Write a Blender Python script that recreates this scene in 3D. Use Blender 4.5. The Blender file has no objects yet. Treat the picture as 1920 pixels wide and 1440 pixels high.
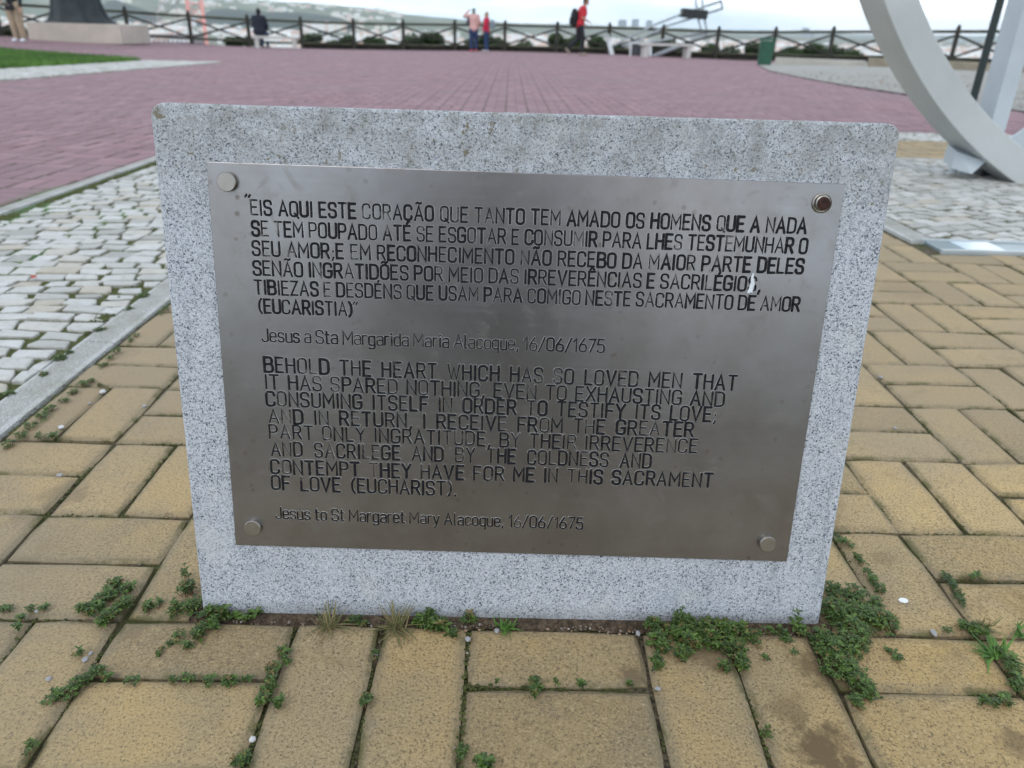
import bpy, bmesh, math, random
from mathutils import Vector, Matrix, noise
random.seed(7)
RAD = math.radians
S = bpy.context.scene
COL = S.collection

# ------------------------------------------------------------------ camera
CAM_F = 1400.0
RIGHT = Vector((0.99963044, -0.00077353, 0.02717332))
UP = Vector((-0.0241628, 0.43272905, 0.90120016))
FWD = Vector((0.01245579, 0.9015237, -0.43255043))
CO = Vector((0.63301826, -0.86109824, 0.63007721))
cam_d = bpy.data.cameras.new('camera')
cam = bpy.data.objects.new('camera', cam_d); COL.objects.link(cam)
cam.matrix_world = Matrix(((RIGHT.x, UP.x, -FWD.x, CO.x), (RIGHT.y, UP.y, -FWD.y, CO.y), (RIGHT.z, UP.z, -FWD.z, CO.z), (0, 0, 0, 1)))
cam_d.sensor_width = 36.0
cam_d.lens = CAM_F / 1920 * 36
cam_d.clip_start = 0.02; cam_d.clip_end = 60000
cam_d.dof.use_dof = True
cam_d.dof.focus_distance = 0.80
cam_d.dof.aperture_fstop = 6.8
S.camera = cam
S.render.resolution_x = 1024; S.render.resolution_y = 768

# ------------------------------------------------------------------ light
SUN_ELEV, SUN_ROT = RAD(48), RAD(205)
w = bpy.data.worlds.new('World'); S.world = w; w.use_nodes = True
nt = w.node_tree; nt.nodes.clear()
def N(nt, typ, **kw):
    n = nt.nodes.new(typ)
    for k, v in kw.items():
        if k in n.inputs.keys(): n.inputs[k].default_value = v
        else: setattr(n, k, v)
    return n
out = N(nt, 'ShaderNodeOutputWorld'); bg = N(nt, 'ShaderNodeBackground', Strength=0.10)
sky = N(nt, 'ShaderNodeTexSky', sky_type='NISHITA', sun_disc=False, sun_elevation=SUN_ELEV, sun_rotation=SUN_ROT)
tc = N(nt, 'ShaderNodeTexCoord'); mp = N(nt, 'ShaderNodeMapping'); mp.inputs['Scale'].default_value = (1.0, 1.0, 4.5)
nz = N(nt, 'ShaderNodeTexNoise', Scale=3.2, Detail=7.0, Roughness=0.55)
cr = N(nt, 'ShaderNodeValToRGB')
cr.color_ramp.elements[0].position = 0.42; cr.color_ramp.elements[0].color = (0.08, 0.08, 0.08, 1)
cr.color_ramp.elements[1].position = 0.56; cr.color_ramp.elements[1].color = (1, 1, 1, 1)
nz2 = N(nt, 'ShaderNodeTexNoise', Scale=1.7, Detail=5.0, Roughness=0.6)
crc = N(nt, 'ShaderNodeValToRGB')
crc.color_ramp.elements[0].position = 0.3; crc.color_ramp.elements[0].color = (12.6, 14.2, 15.4, 1)
crc.color_ramp.elements[1].position = 0.65; crc.color_ramp.elements[1].color = (16.6, 16.9, 17.4, 1)
mx = N(nt, 'ShaderNodeMix', data_type='RGBA')
L = nt.links.new
L(tc.outputs['Generated'], mp.inputs['Vector']); L(mp.outputs['Vector'], nz.inputs['Vector']); L(mp.outputs['Vector'], nz2.inputs['Vector'])
L(nz.outputs['Fac'], cr.inputs['Fac']); L(nz2.outputs['Fac'], crc.inputs['Fac'])
sat = N(nt, 'ShaderNodeHueSaturation', Saturation=0.95, Value=1.75)
L(sky.outputs['Color'], sat.inputs['Color'])
tint = N(nt, 'ShaderNodeMix', data_type='RGBA'); tint.inputs[0].default_value = 0.72; tint.inputs[7].default_value = (7.6, 10.9, 14.2, 1); L(sat.outputs['Color'], tint.inputs[6])
L(cr.outputs['Color'], mx.inputs[0]); L(tint.outputs[2], mx.inputs[6]); L(crc.outputs['Color'], mx.inputs[7])
sx = N(nt, 'ShaderNodeSeparateXYZ'); L(tc.outputs['Generated'], sx.inputs[0])
el = N(nt, 'ShaderNodeMapRange'); el.inputs[1].default_value = 0.04; el.inputs[2].default_value = 0.45; el.inputs[3].default_value = 1.68; el.inputs[4].default_value = 0.92   # brighter towards the horizon, all round
L(sx.outputs['Z'], el.inputs[0])
vs_ = N(nt, 'ShaderNodeVectorMath', operation='SCALE'); L(mx.outputs[2], vs_.inputs[0]); L(el.outputs[0], vs_.inputs['Scale'])
L(vs_.outputs[0], bg.inputs['Color']); L(bg.outputs['Background'], out.inputs['Surface'])
sd = bpy.data.lights.new('sun', 'SUN'); sd.energy = 0.9; sd.angle = RAD(22); sd.color = (1.0, 0.96, 0.90)
sun = bpy.data.objects.new('sun', sd); COL.objects.link(sun)
sdir = Vector((math.sin(SUN_ROT) * math.cos(SUN_ELEV), math.cos(SUN_ROT) * math.cos(SUN_ELEV), math.sin(SUN_ELEV)))
sun.rotation_euler = sdir.to_track_quat('Z', 'Y').to_euler(); sun.location = (0, -5, 30)
S.view_settings.view_transform = 'Standard'; S.view_settings.look = 'None'
S.view_settings.exposure = -0.17; S.view_settings.gamma = 1; S.view_settings.use_curve_mapping = False
S.render.engine = 'CYCLES'

# ------------------------------------------------------------------ pixel -> place helpers (photo pixels, 1920 wide)
TX = [-18, -11, -7, -3, 0, 5, 10, 18]; TS = [.006, .0145, .015, .0135, .0115, .011, .0125, .004]
def interp(x, X, Y):
    if x <= X[0]: return Y[0]
    if x >= X[-1]: return Y[-1]
    for i in range(len(X) - 1):
        if x <= X[i + 1]:
            t = (x - X[i]) / (X[i + 1] - X[i]); return Y[i] * (1 - t) + Y[i + 1] * t
def zg(x, y): return -max(0.0, y - 1.5) * interp(x, TX, TS)
def ray(x, y): return RIGHT * ((x - 960) / CAM_F) - UP * ((y - 720) / CAM_F) + FWD
def G(x, y):
    d = ray(x, y); t = .1
    while t < 60:
        p = CO + d * t
        if p.z <= zg(p.x, p.y): break
        t *= 1.02
    lo, hi = t / 1.02, t
    for i in range(30):
        m = (lo + hi) / 2; p = CO + d * m
        if p.z <= zg(p.x, p.y): hi = m
        else: lo = m
    return CO + d * hi
def proj(p):
    d = Vector(p) - CO; z = d.dot(FWD)
    if z <= 0.01: return (-9999, -9999, z)
    return (960 + CAM_F * d.dot(RIGHT) / z, 720 - CAM_F * d.dot(UP) / z, z)
def at_depth(x, y, z): return CO + ray(x, y) * z
def at_Y(x, y, Y):
    d = ray(x, y); return CO + d * ((Y - CO.y) / d.y)

# ------------------------------------------------------------------ materials
def newmat(name):
    m = bpy.data.materials.new(name); m.use_nodes = True; nt = m.node_tree
    b = nt.nodes['Principled BSDF']; return m, nt, b
def ramp(nt, stops, interp_='LINEAR'):
    r = nt.nodes.new('ShaderNodeValToRGB'); r.color_ramp.interpolation = interp_
    e = r.color_ramp.elements
    while len(e) < len(stops): e.new(0.5)
    for i, (p, c) in enumerate(stops):
        e[i].position = p; e[i].color = (c, c, c, 1) if not isinstance(c, tuple) else (*c, 1)
    return r
def mixc(nt, fac, a, b, blend='MIX'):
    m = nt.nodes.new('ShaderNodeMix'); m.data_type = 'RGBA'; m.blend_type = blend
    for sock, v in ((m.inputs[0], fac), (m.inputs[6], a), (m.inputs[7], b)):
        if hasattr(v, 'is_linked'): nt.links.new(v, sock)
        elif isinstance(v, tuple): sock.default_value = (*v, 1)
        else: sock.default_value = v
    return m.outputs[2]
def math_(nt, op, a, b=0.0, clamp=False):
    m = nt.nodes.new('ShaderNodeMath'); m.operation = op; m.use_clamp = clamp
    for s, v in ((m.inputs[0], a), (m.inputs[1], b)):
        if hasattr(v, 'is_linked'): nt.links.new(v, s)
        else: s.default_value = v
    return m.outputs[0]
def noise_(nt, scale, detail=4.0, rough=0.6, vec=None, dist=0.0):
    n = nt.nodes.new('ShaderNodeTexNoise'); n.inputs['Scale'].default_value = scale
    n.inputs['Detail'].default_value = detail; n.inputs['Roughness'].default_value = rough; n.inputs['Distortion'].default_value = dist
    if vec is not None: nt.links.new(vec, n.inputs['Vector'])
    return n.outputs['Fac']
def voro(nt, scale, vec=None, feature='F1', out='Distance'):
    n = nt.nodes.new('ShaderNodeTexVoronoi'); n.feature = feature; n.inputs['Scale'].default_value = scale
    if vec is not None: nt.links.new(vec, n.inputs['Vector'])
    return n.outputs[out]
def pos(nt): return nt.nodes.new('ShaderNodeNewGeometry').outputs['Position']
def objc(nt): return nt.nodes.new('ShaderNodeTexCoord').outputs['Object']
def bump(nt, b, h, dist, strength=1.0):
    n = nt.nodes.new('ShaderNodeBump'); n.inputs['Distance'].default_value = dist; n.inputs['Strength'].default_value = strength
    nt.links.new(h, n.inputs['Height']); nt.links.new(n.outputs['Normal'], b.inputs['Normal'])
def fac(nt, x, lo, hi): return ramp_out(nt, x, [(lo, 0.0), (hi, 1.0)])
def ramp_out(nt, x, stops, interp_='LINEAR'):
    r = ramp(nt, stops, interp_); nt.links.new(x, r.inputs['Fac']); return r.outputs['Color']
def rnd(nt):
    a = nt.nodes.new('ShaderNodeAttribute'); a.attribute_name = 'rnd'
    o = nt.nodes.new('ShaderNodeObjectInfo')
    return math_(nt, 'FRACT', math_(nt, 'ADD', a.outputs['Fac'], o.outputs['Random']))
def edge(nt):
    a = nt.nodes.new('ShaderNodeAttribute'); a.attribute_name = 'edge'; return a.outputs['Fac']

def plain(name, col, rough=0.6, metal=0.0, var=0.15, scale=8.0, bmp=0.0, bscale=60.0, space='obj'):
    m, nt, b = newmat(name)
    v = objc(nt) if space == 'obj' else pos(nt)
    dark = tuple(c * (1 - var) for c in col); lite = tuple(min(1, c * (1 + var)) for c in col)
    c = mixc(nt, fac(nt, noise_(nt, scale, 5, 0.6, v), .35, .65), dark, lite)
    nt.links.new(c, b.inputs['Base Color']); b.inputs['Roughness'].default_value = rough; b.inputs['Metallic'].default_value = metal
    if bmp: bump(nt, b, noise_(nt, bscale, 4, .6, v), bmp)
    return m

def mat_granite():
    m, nt, b = newmat('granite'); v = objc(nt)
    wn = nt.nodes.new('ShaderNodeTexNoise'); wn.inputs['Scale'].default_value = 380; wn.inputs['Detail'].default_value = 2; nt.links.new(v, wn.inputs['Vector'])
    vm = nt.nodes.new('ShaderNodeVectorMath'); vm.operation = 'MULTIPLY_ADD'; nt.links.new(wn.outputs['Color'], vm.inputs[0]); vm.inputs[1].default_value = (.0032, .0032, .0032); nt.links.new(v, vm.inputs[2])
    vw = vm.outputs[0]
    def cell(scale):
        n = nt.nodes.new('ShaderNodeTexVoronoi'); n.inputs['Scale'].default_value = scale; nt.links.new(vw, n.inputs['Vector'])
        sp_ = nt.nodes.new('ShaderNodeSeparateColor'); nt.links.new(n.outputs['Color'], sp_.inputs[0]); return sp_.outputs[0], sp_.outputs[1]
    r1, r2 = cell(760)
    tone = math_(nt, 'ADD', r1, math_(nt, 'MULTIPLY', math_(nt, 'SUBTRACT', noise_(nt, 26, 4, .65, v), .5), .42))
    c = ramp_out(nt, tone, [(.0, (.05, .06, .075)), (.055, (.09, .105, .13)), (.10, (.23, .255, .30)), (.22, (.34, .36, .395)), (.34, (.45, .47, .51)), (.75, (.53, .55, .595)), (1.0, (.60, .615, .655))])
    q1, q2 = cell(1250)
    c = mixc(nt, ramp_out(nt, q1, [(.80, 0.0), (.90, .75)]), c, (.17, .185, .21))
    spk = ramp_out(nt, tone, [(.1, 0.0), (.2, 1.0)])
    # bluish wear and lichen
    blue = ramp_out(nt, noise_(nt, 9, 4, .7, v), [(.60, 0.0), (.74, .35)])
    c = mixc(nt, blue, c, (.27, .32, .38))
    sep = nt.nodes.new('ShaderNodeSeparateXYZ'); nt.links.new(v, sep.inputs[0])
    top = ramp_out(nt, sep.outputs['Z'], [(.40, 0.0), (.50, 1.0)])
    li = ramp_out(nt, noise_(nt, 75, 3, .7, v), [(.595, 0.0), (.635, 1.0)])
    lm = ramp_out(nt, noise_(nt, 14, 2, .5, v), [(.47, 0.15), (.6, 1.0)])
    li = math_(nt, 'MULTIPLY', math_(nt, 'MULTIPLY', li, lm), math_(nt, 'ADD', math_(nt, 'MULTIPLY', top, .8), .12))
    c = mixc(nt, li, c, (.16, .125, .055))
    dm = nt.nodes.new('ShaderNodeMapping'); dm.inputs['Scale'].default_value = (38, 10, 2.2); nt.links.new(v, dm.inputs['Vector'])
    drip = math_(nt, 'MULTIPLY', ramp_out(nt, noise_(nt, 1.0, 4, .6, dm.outputs['Vector']), [(.54, 0.0), (.72, .42)]), ramp_out(nt, noise_(nt, 5, 2, .5, v), [(.42, .1), (.6, 1.0)]))
    c = mixc(nt, drip, c, (.20, .225, .26))
    pale = ramp_out(nt, noise_(nt, 16, 3, .55, v), [(.60, 0.0), (.72, .30)])
    c = mixc(nt, pale, c, (.58, .57, .55))
    # grime along the foot
    ft = math_(nt, 'MULTIPLY', ramp_out(nt, sep.outputs['Z'], [(.0, 1.0), (.022, 0.0)]), noise_(nt, 60, 3, .6, v))
    c = mixc(nt, ft, c, (.10, .09, .07))
    td = math_(nt, 'MULTIPLY', ramp_out(nt, sep.outputs['Z'], [(.44, 0.0), (.545, 1.0)]), ramp_out(nt, noise_(nt, 30, 5, .8, v), [(.38, 0.1), (.60, .62)]))
    c = mixc(nt, td, c, (.19, .18, .15))
    nt.links.new(c, b.inputs['Base Color']); b.inputs['Roughness'].default_value = .72
    bump(nt, b, math_(nt, 'ADD', noise_(nt, 500, 2, .6, v), math_(nt, 'MULTIPLY', spk, .3)), .0012, .6)
    return m

def mat_plaque():
    m, nt, b = newmat('stainless_steel'); v = objc(nt)
    mp = nt.nodes.new('ShaderNodeMapping'); mp.inputs['Scale'].default_value = (6, 6, 700); nt.links.new(v, mp.inputs['Vector'])
    br = noise_(nt, 1.0, 3, .6, mp.outputs['Vector'])
    st = fac(nt, noise_(nt, 11, 6, .62, v), .36, .68)
    c = mixc(nt, st, (.300, .288, .290), (.235, .216, .206))
    blot = ramp_out(nt, noise_(nt, 34, 4, .7, v, .6), [(.55, 0.0), (.72, .45)])
    c = mixc(nt, blot, c, (.225, .20, .18))
    spots = math_(nt, 'MULTIPLY', ramp_out(nt, voro(nt, 62, v), [(.10, .7), (.15, .5), (.19, 0.0)]), ramp_out(nt, noise_(nt, 13, 3, .6, v), [(.48, 0.0), (.6, 1.0)]))
    c = mixc(nt, spots, c, (.17, .14, .12))
    rust = ramp_out(nt, noise_(nt, 24, 5, .7, v), [(.66, 0.0), (.78, .5)])
    c = mixc(nt, rust, c, (.25, .18, .12))
    nt.links.new(c, b.inputs['Base Color']); b.inputs['Metallic'].default_value = .93
    r = math_(nt, 'ADD', math_(nt, 'MULTIPLY', blot, .25), math_(nt, 'ADD', .27, math_(nt, 'MULTIPLY', br, .12)))
    r = math_(nt, 'ADD', r, math_(nt, 'MULTIPLY', spots, .15))
    nt.links.new(r, b.inputs['Roughness'])
    bump(nt, b, br, .00006, .5)
    return m

def mat_engrave():
    m, nt, b = newmat('engraving_paint'); v = objc(nt)
    wear = ramp_out(nt, noise_(nt, 42, 4, .72, v), [(.545, 0.0), (.61, .9)])
    a = nt.nodes.new('ShaderNodeAttribute'); a.attribute_name = 'wear'
    wr = math_(nt, 'MULTIPLY', wear, a.outputs['Fac'], True)
    fine = ramp_out(nt, noise_(nt, 380, 3, .7, v), [(.60, 0.0), (.66, .8)])
    wr = math_(nt, 'MAXIMUM', wr, math_(nt, 'MULTIPLY', fine, .6))
    c = mixc(nt, wr, (.010, .010, .013), (.15, .14, .138))
    nt.links.new(c, b.inputs['Base Color']); nt.links.new(math_(nt, 'MULTIPLY', wr, .93), b.inputs['Metallic'])
    nt.links.new(math_(nt, 'SUBTRACT', .7, math_(nt, 'MULTIPLY', wr, .34)), b.inputs['Roughness']); b.inputs['Specular IOR Level'].default_value = .2
    return m

STAINS = []
for sx_, sy_, sr_, ss_ in ((1545, 1405, .040, .75), (1545, 1255, .038, .6), (1480, 1330, .03, .4), (1185, 1268, .018, .7), (1330, 1225, .03, .5), (250, 1185, .02, .35), (120, 925, .04, .4), (1790, 470, .09, .45), (1700, 545, .10, .4), (1650, 1045, .02, .3), (60, 965, .03, .35), (1905, 1395, .02, .5), (230, 660, .05, .35)):
    g_ = G(sx_, sy_); STAINS.append((g_.x, g_.y, sr_, ss_))
def mat_paver(kind):
    m, nt, b = newmat(kind + '_paver_concrete'); v = pos(nt)
    if kind == 'yellow':
        c1, c2, c3, grey = (.55, .365, .135), (.47, .325, .145), (.355, .265, .145), (.25, .205, .14)
    else:
        c1, c2, c3, grey = (.295, .155, .178), (.255, .136, .158), (.325, .188, .21), (.22, .158, .175)
    r = rnd(nt)
    c = mixc(nt, ramp_out(nt, r, [(0, 0.0), (1, 1.0)]), c1, c2)
    c = mixc(nt, ramp_out(nt, noise_(nt, 3.1, 4, .6, v), [(.42, 0.0), (.66, .9)]), c, c3)
    dirt = ramp_out(nt, noise_(nt, 11, 6, .7, v), [(.50, 0.0), (.74, .60)])
    c = mixc(nt, dirt, c, grey)
    r3 = math_(nt, 'FRACT', math_(nt, 'MULTIPLY', r, 7.31))
    br = ramp_out(nt, r3, [(0, .68 if kind == 'yellow' else .82), (.35, .90), (.7, 1.0), (1, 1.16)])
    c = mixc(nt, ramp_out(nt, math_(nt, 'FRACT', math_(nt, 'MULTIPLY', r, 3.77)), [(.55, 0.0), (1.0, .45)]), c, c3)
    c = mixc(nt, 1.0, c, br, 'MULTIPLY')
    if kind == 'yellow':
        g = noise_(nt, 330, 4, .8, v)
        c = mixc(nt, ramp_out(nt, g, [(.38, 1.0), (.47, 0.0)]), c, (.085, .06, .03))
        c = mixc(nt, ramp_out(nt, g, [(.55, 0.0), (.68, .75)]), c, (.68, .53, .31))
        d = ramp_out(nt, voro(nt, 330, v), [(.10, .8), (.20, 0.0)])
        dm = ramp_out(nt, noise_(nt, 45, 3, .6, v), [(.5, 0.0), (.62, 1.0)])
        c = mixc(nt, math_(nt, 'MULTIPLY', d, dm), c, (.06, .045, .03))
        for (sx_, sy_, sr_, ss_) in STAINS:      # brown stains where the photo shows them
            dn = nt.nodes.new('ShaderNodeVectorMath'); dn.operation = 'DISTANCE'; nt.links.new(v, dn.inputs[0]); dn.inputs[1].default_value = (sx_, sy_, 0)
            dd_ = math_(nt, 'ADD', math_(nt, 'DIVIDE', dn.outputs['Value'], sr_), math_(nt, 'MULTIPLY', math_(nt, 'SUBTRACT', noise_(nt, 38, 5, .75, v), .5), 2.6))
            c = mixc(nt, ramp_out(nt, dd_, [(.45, min(1.0, ss_ * 1.35)), (1.15, 0.0)]), c, (.13, .08, .03))
        st = ramp_out(nt, noise_(nt, 5.0, 6, .78, v, .5), [(.575, 0.0), (.68, .7)])
        c = mixc(nt, st, c, (.21, .135, .05))
        hl = ramp_out(nt, noise_(nt, 85, 5, .8, v, 1.5), [(.60, 0.0), (.66, .75)])
        c = mixc(nt, math_(nt, 'MULTIPLY', hl, ramp_out(nt, noise_(nt, 9, 3, .6, v), [(.46, 0.0), (.6, 1.0)])), c, (.12, .085, .045))
    else:
        g = noise_(nt, 300, 2, .6, v)
        c = mixc(nt, ramp_out(nt, g, [(.38, .35), (.5, 0.0)]), c, (.12, .08, .08))
    if kind == 'yellow':     # more trodden, greyer surface away from the slab's front
        sp3 = nt.nodes.new('ShaderNodeSeparateXYZ'); nt.links.new(v, sp3.inputs[0])
        wnz = math_(nt, 'ADD', sp3.outputs['Y'], math_(nt, 'MULTIPLY', math_(nt, 'SUBTRACT', noise_(nt, 2.5, 3, .6, v), .5), .9))
        c = mixc(nt, ramp_out(nt, wnz, [(.0, .0), (.40, .55)]), c, (.335, .262, .175))
        c = mixc(nt, ramp_out(nt, sp3.outputs['X'], [(.0, .38), (.30, 0.0)]), c, (.27, .215, .155))
    big = ramp_out(nt, noise_(nt, .45, 5, .65, v), [(.38, .0), (.62, .38)]); c = mixc(nt, big, c, grey)
    e = edge(nt); en = math_(nt, 'MULTIPLY', e, ramp_out(nt, noise_(nt, 55, 4, .7, v), [(.30, .25), (.55, 1.0)]))
    c = mixc(nt, math_(nt, 'MULTIPLY', en, .66), c, (.20, .17, .12) if kind == 'yellow' else (.14, .095, .095))
    mo = math_(nt, 'MULTIPLY', ramp_out(nt, e, [(.35, 0.0), (.9, 1.0)]), ramp_out(nt, noise_(nt, 17, 4, .7, v), [(.50, 0.0), (.60, .8)]))
    c = mixc(nt, mo, c, (.085, .085, .022))
    nt.links.new(c, b.inputs['Base Color']); b.inputs['Roughness'].default_value = .9 if kind == 'yellow' else .82
    h = math_(nt, 'ADD', math_(nt, 'MULTIPLY', noise_(nt, 480, 3, .65, v), 1.0), math_(nt, 'MULTIPLY', noise_(nt, 60, 3, .6, v), 1.2))
    bump(nt, b, h, .0015 if kind == 'yellow' else .001, .75)
    return m

def mat_limestone():
    m, nt, b = newmat('limestone_cobble'); v = pos(nt); r = rnd(nt)
    c = ramp_out(nt, r, [(0, (.33, .32, .30)), (.3, (.46, .45, .43)), (.8, (.55, .54, .525)), (1, (.43, .38, .31))])
    c = mixc(nt, ramp_out(nt, noise_(nt, 28, 5, .7, v), [(.46, 0.0), (.72, .6)]), c, (.32, .30, .26))
    c = mixc(nt, ramp_out(nt, noise_(nt, 120, 4, .75, v), [(.60, 0.0), (.70, .7)]), c, (.22, .20, .16))
    mo = math_(nt, 'MULTIPLY', edge(nt), ramp_out(nt, noise_(nt, 40, 4, .7, v), [(.35, 0.0), (.6, .8)]))
    c = mixc(nt, mo, c, (.16, .15, .06))
    nt.links.new(c, b.inputs['Base Color']); b.inputs['Roughness'].default_value = .62
    bump(nt, b, noise_(nt, 90, 5, .65, v), .004, .8)
    return m

def mat_joint(name, soil, moss, amt, sand=(.20, .16, .10)):
    m, nt, b = newmat(name); v = pos(nt)
    c = mixc(nt, ramp_out(nt, noise_(nt, 150, 4, .7, v), [(.40, 0.0), (.62, 1.0)]), soil, sand)
    mf = ramp_out(nt, noise_(nt, 13, 5, .7, v), [(.5 - amt, 0.0), (.62 - amt, 1.0)])
    c = mixc(nt, mf, c, mixc(nt, fac(nt, noise_(nt, 260, 3, .6, v), .35, .65), tuple(x * .5 for x in moss), moss))
    nt.links.new(c, b.inputs['Base Color']); b.inputs['Roughness'].default_value = .95
    bump(nt, b, noise_(nt, 230, 4, .7, v), .008, 1.0)
    return m

def mat_leaf(name, c1, c2, rough=.5):
    m, nt, b = newmat(name)
    a = nt.nodes.new('ShaderNodeAttribute'); a.attribute_name = 'rnd'
    c = mixc(nt, a.outputs['Fac'], c1, c2)
    nt.links.new(c, b.inputs['Base Color']); b.inputs['Roughness'].default_value = rough
    b.inputs['Transmission Weight'].default_value = 0.0
    b.inputs['Subsurface Weight'].default_value = 0.0
    return m

M = {}
M['granite'] = mat_granite(); M['plaque'] = mat_plaque(); M['engrave'] = mat_engrave()
M['yellow'] = mat_paver('yellow'); M['red'] = mat_paver('red'); M['lime'] = mat_limestone()
M['joint_y'] = mat_joint('joint_soil', (.045, .032, .018), (.10, .11, .025), .06)
M['joint_r'] = mat_joint('red_joint_sand', (.085, .055, .05), (.10, .085, .04), -.06, (.16, .11, .10))
M['joint_c'] = mat_joint('cobble_joint_moss', (.045, .035, .020), (.12, .14, .028), .20)
M['leaf'] = mat_leaf('weed_leaf', (.026, .055, .008), (.105, .175, .026))
M['leaf2'] = mat_leaf('weed_leaf_dark', (.020, .038, .008), (.065, .12, .018))
M['leafold'] = mat_leaf('weed_leaf_withered', (.10, .065, .02), (.20, .16, .05), .7)
M['leafdry'] = mat_leaf('dry_grass_blade', (.26, .20, .09), (.10, .12, .04), .7)
M['stem'] = plain('weed_stem', (.16, .09, .04), .7)
M['grassm'] = mat_leaf('grass_blade', (.035, .10, .012), (.11, .23, .03), .6)
M['moss'] = mat_leaf('moss_cushion', (.035, .042, .010), (.085, .095, .022), .95)
M['cap'] = plain('steel_cap', (.33, .305, .275), .38, .95, .08, 60)
M['rust'] = plain('rust', (.035, .012, .008), .9, 0, .5, 300, .001, 900)
M['peb'] = plain('pebble_stone', (.33, .32, .325), .8, 0, .15, 90, .002, 200)
M['pebw'] = plain('pebble_white_quartz', (.56, .55, .55), .6, 0, .08, 90, .001, 200)
M['concrete'] = None
def mat_kerb():
    m, nt, b = newmat('kerb_concrete'); v = pos(nt)
    c = mixc(nt, ramp_out(nt, voro(nt, 190, v), [(.12, 0.0), (.42, 1.0)]), (.58, .575, .565), (.36, .35, .335))
    smooth = ramp_out(nt, edge(nt), [(.3, 0.0), (.8, 1.0)])
    c = mixc(nt, smooth, c, (.50, .50, .49))
    c = mixc(nt, ramp_out(nt, noise_(nt, 9, 5, .7, v), [(.44, 0.0), (.66, .6)]), c, (.24, .225, .17))
    nt.links.new(c, b.inputs['Base Color']); b.inputs['Roughness'].default_value = .9
    bump(nt, b, voro(nt, 190, v), .004, .8)
    return m
M['kerb'] = mat_kerb()

# ------------------------------------------------------------------ mesh helpers
def prop(o, label=None, cat=None, group=None, kind=None):
    if label: o['label'] = label
    if cat: o['category'] = cat
    if group: o['group'] = group
    if kind: o['kind'] = kind
    return o
def mkobj(name, me, parent=None, mats=None, loc=None):
    if mats:
        for mm in (mats if isinstance(mats, (list, tuple)) else [mats]): me.materials.append(mm)
    o = bpy.data.objects.new(name, me); COL.objects.link(o)
    if loc is not None: o.location = loc
    if parent is not None: o.parent = parent
    return o
def empty(name, loc, rz=0.0):
    o = bpy.data.objects.new(name, None); COL.objects.link(o); o.location = loc; o.rotation_euler = (0, 0, rz)
    o.empty_display_size = .1
    return o
class MB:
    def __init__(s): s.v = []; s.f = []; s.mi = []; s.r = []; s.e = []; s.w = []
    def add(s, vs, fs, mi=0, rnd=0.0, edge=None, wear=0.0):
        k = len(s.v); s.v += [tuple(v) for v in vs]; s.f += [tuple(i + k for i in f) for f in fs]
        s.mi += [mi] * len(fs); s.r += [rnd] * len(vs); s.e += (list(edge) if edge else [0.0] * len(vs)); s.w += [wear] * len(vs)
    def box(s, c, d, rz=0.0, mi=0, rnd=0.0, mat=None):
        cx, cy, cz = c; hx, hy, hz = d[0] / 2, d[1] / 2, d[2] / 2
        vs = [Vector((sx * hx, sy * hy, sz * hz)) for sz in (-1, 1) for sx, sy in ((-1, -1), (1, -1), (1, 1), (-1, 1))]
        R_ = mat if mat is not None else Matrix.Rotation(rz, 3, 'Z')
        vs = [R_ @ v + Vector(c) for v in vs]
        s.add(vs, [(3, 2, 1, 0), (4, 5, 6, 7), (0, 1, 5, 4), (1, 2, 6, 5), (2, 3, 7, 6), (3, 0, 4, 7)], mi, rnd)
    def tube(s, pts, rads, n=8, mi=0, rnd=0.0, cap=True, squash=1.0):
        pts = [Vector(p) for p in pts]; vs = []; m = len(pts)
        ref = Vector((0, 0, 1))
        d0 = (pts[-1] - pts[0]).normalized()
        if abs(d0.z) > .9: ref = Vector((1, 0, 0))
        for i, p in enumerate(pts):
            d = (pts[min(i + 1, m - 1)] - pts[max(i - 1, 0)]).normalized()
            a = d.cross(ref).normalized(); b = d.cross(a)
            r = rads[i] if isinstance(rads, (list, tuple)) else rads
            for k in range(n):
                t = 2 * math.pi * k / n; vs.append(p + a * (math.cos(t) * r) + b * (math.sin(t) * r * squash))
        fs = [(i * n + k, i * n + (k + 1) % n, (i + 1) * n + (k + 1) % n, (i + 1) * n + k) for i in range(m - 1) for k in range(n)]
        if cap: fs += [tuple(range(n)), tuple(range((m - 1) * n, m * n))[::-1]]
        s.add(vs, fs, mi, rnd)
    def ball(s, c, r, n=10, mi=0, rot=None):
        c = Vector(c); r = Vector(r) if not isinstance(r, (int, float)) else Vector((r, r, r)); vs = []; m = n // 2 + 1
        for i in range(m + 1):
            ph = math.pi * i / m
            for k in range(n):
                t = 2 * math.pi * k / n
                q = Vector((math.sin(ph) * math.cos(t) * r.x, math.sin(ph) * math.sin(t) * r.y, math.cos(ph) * r.z))
                if rot: q = rot @ q
                vs.append(c + q)
        fs = [(i * n + k, (i + 1) * n + k, (i + 1) * n + (k + 1) % n, i * n + (k + 1) % n) for i in range(m) for k in range(n)]
        s.add(vs, fs, mi)
    def mesh(s, name, smooth=False, attrs=('rnd',)):
        me = bpy.data.meshes.new(name); me.from_pydata(s.v, [], s.f)
        if any(s.mi): me.polygons.foreach_set('material_index', s.mi)
        for a, arr in (('rnd', s.r), ('edge', s.e), ('wear', s.w)):
            if a in attrs:
                at = me.attributes.new(a, 'FLOAT', 'POINT'); at.data.foreach_set('value', arr)
        if smooth: me.polygons.foreach_set('use_smooth', [True] * len(me.polygons))
        me.update(); return me
    def build(s, name, mats, parent=None, smooth=False, attrs=('rnd',), loc=None):
        return mkobj(name, s.mesh(name, smooth, attrs), parent, mats, loc)
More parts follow.
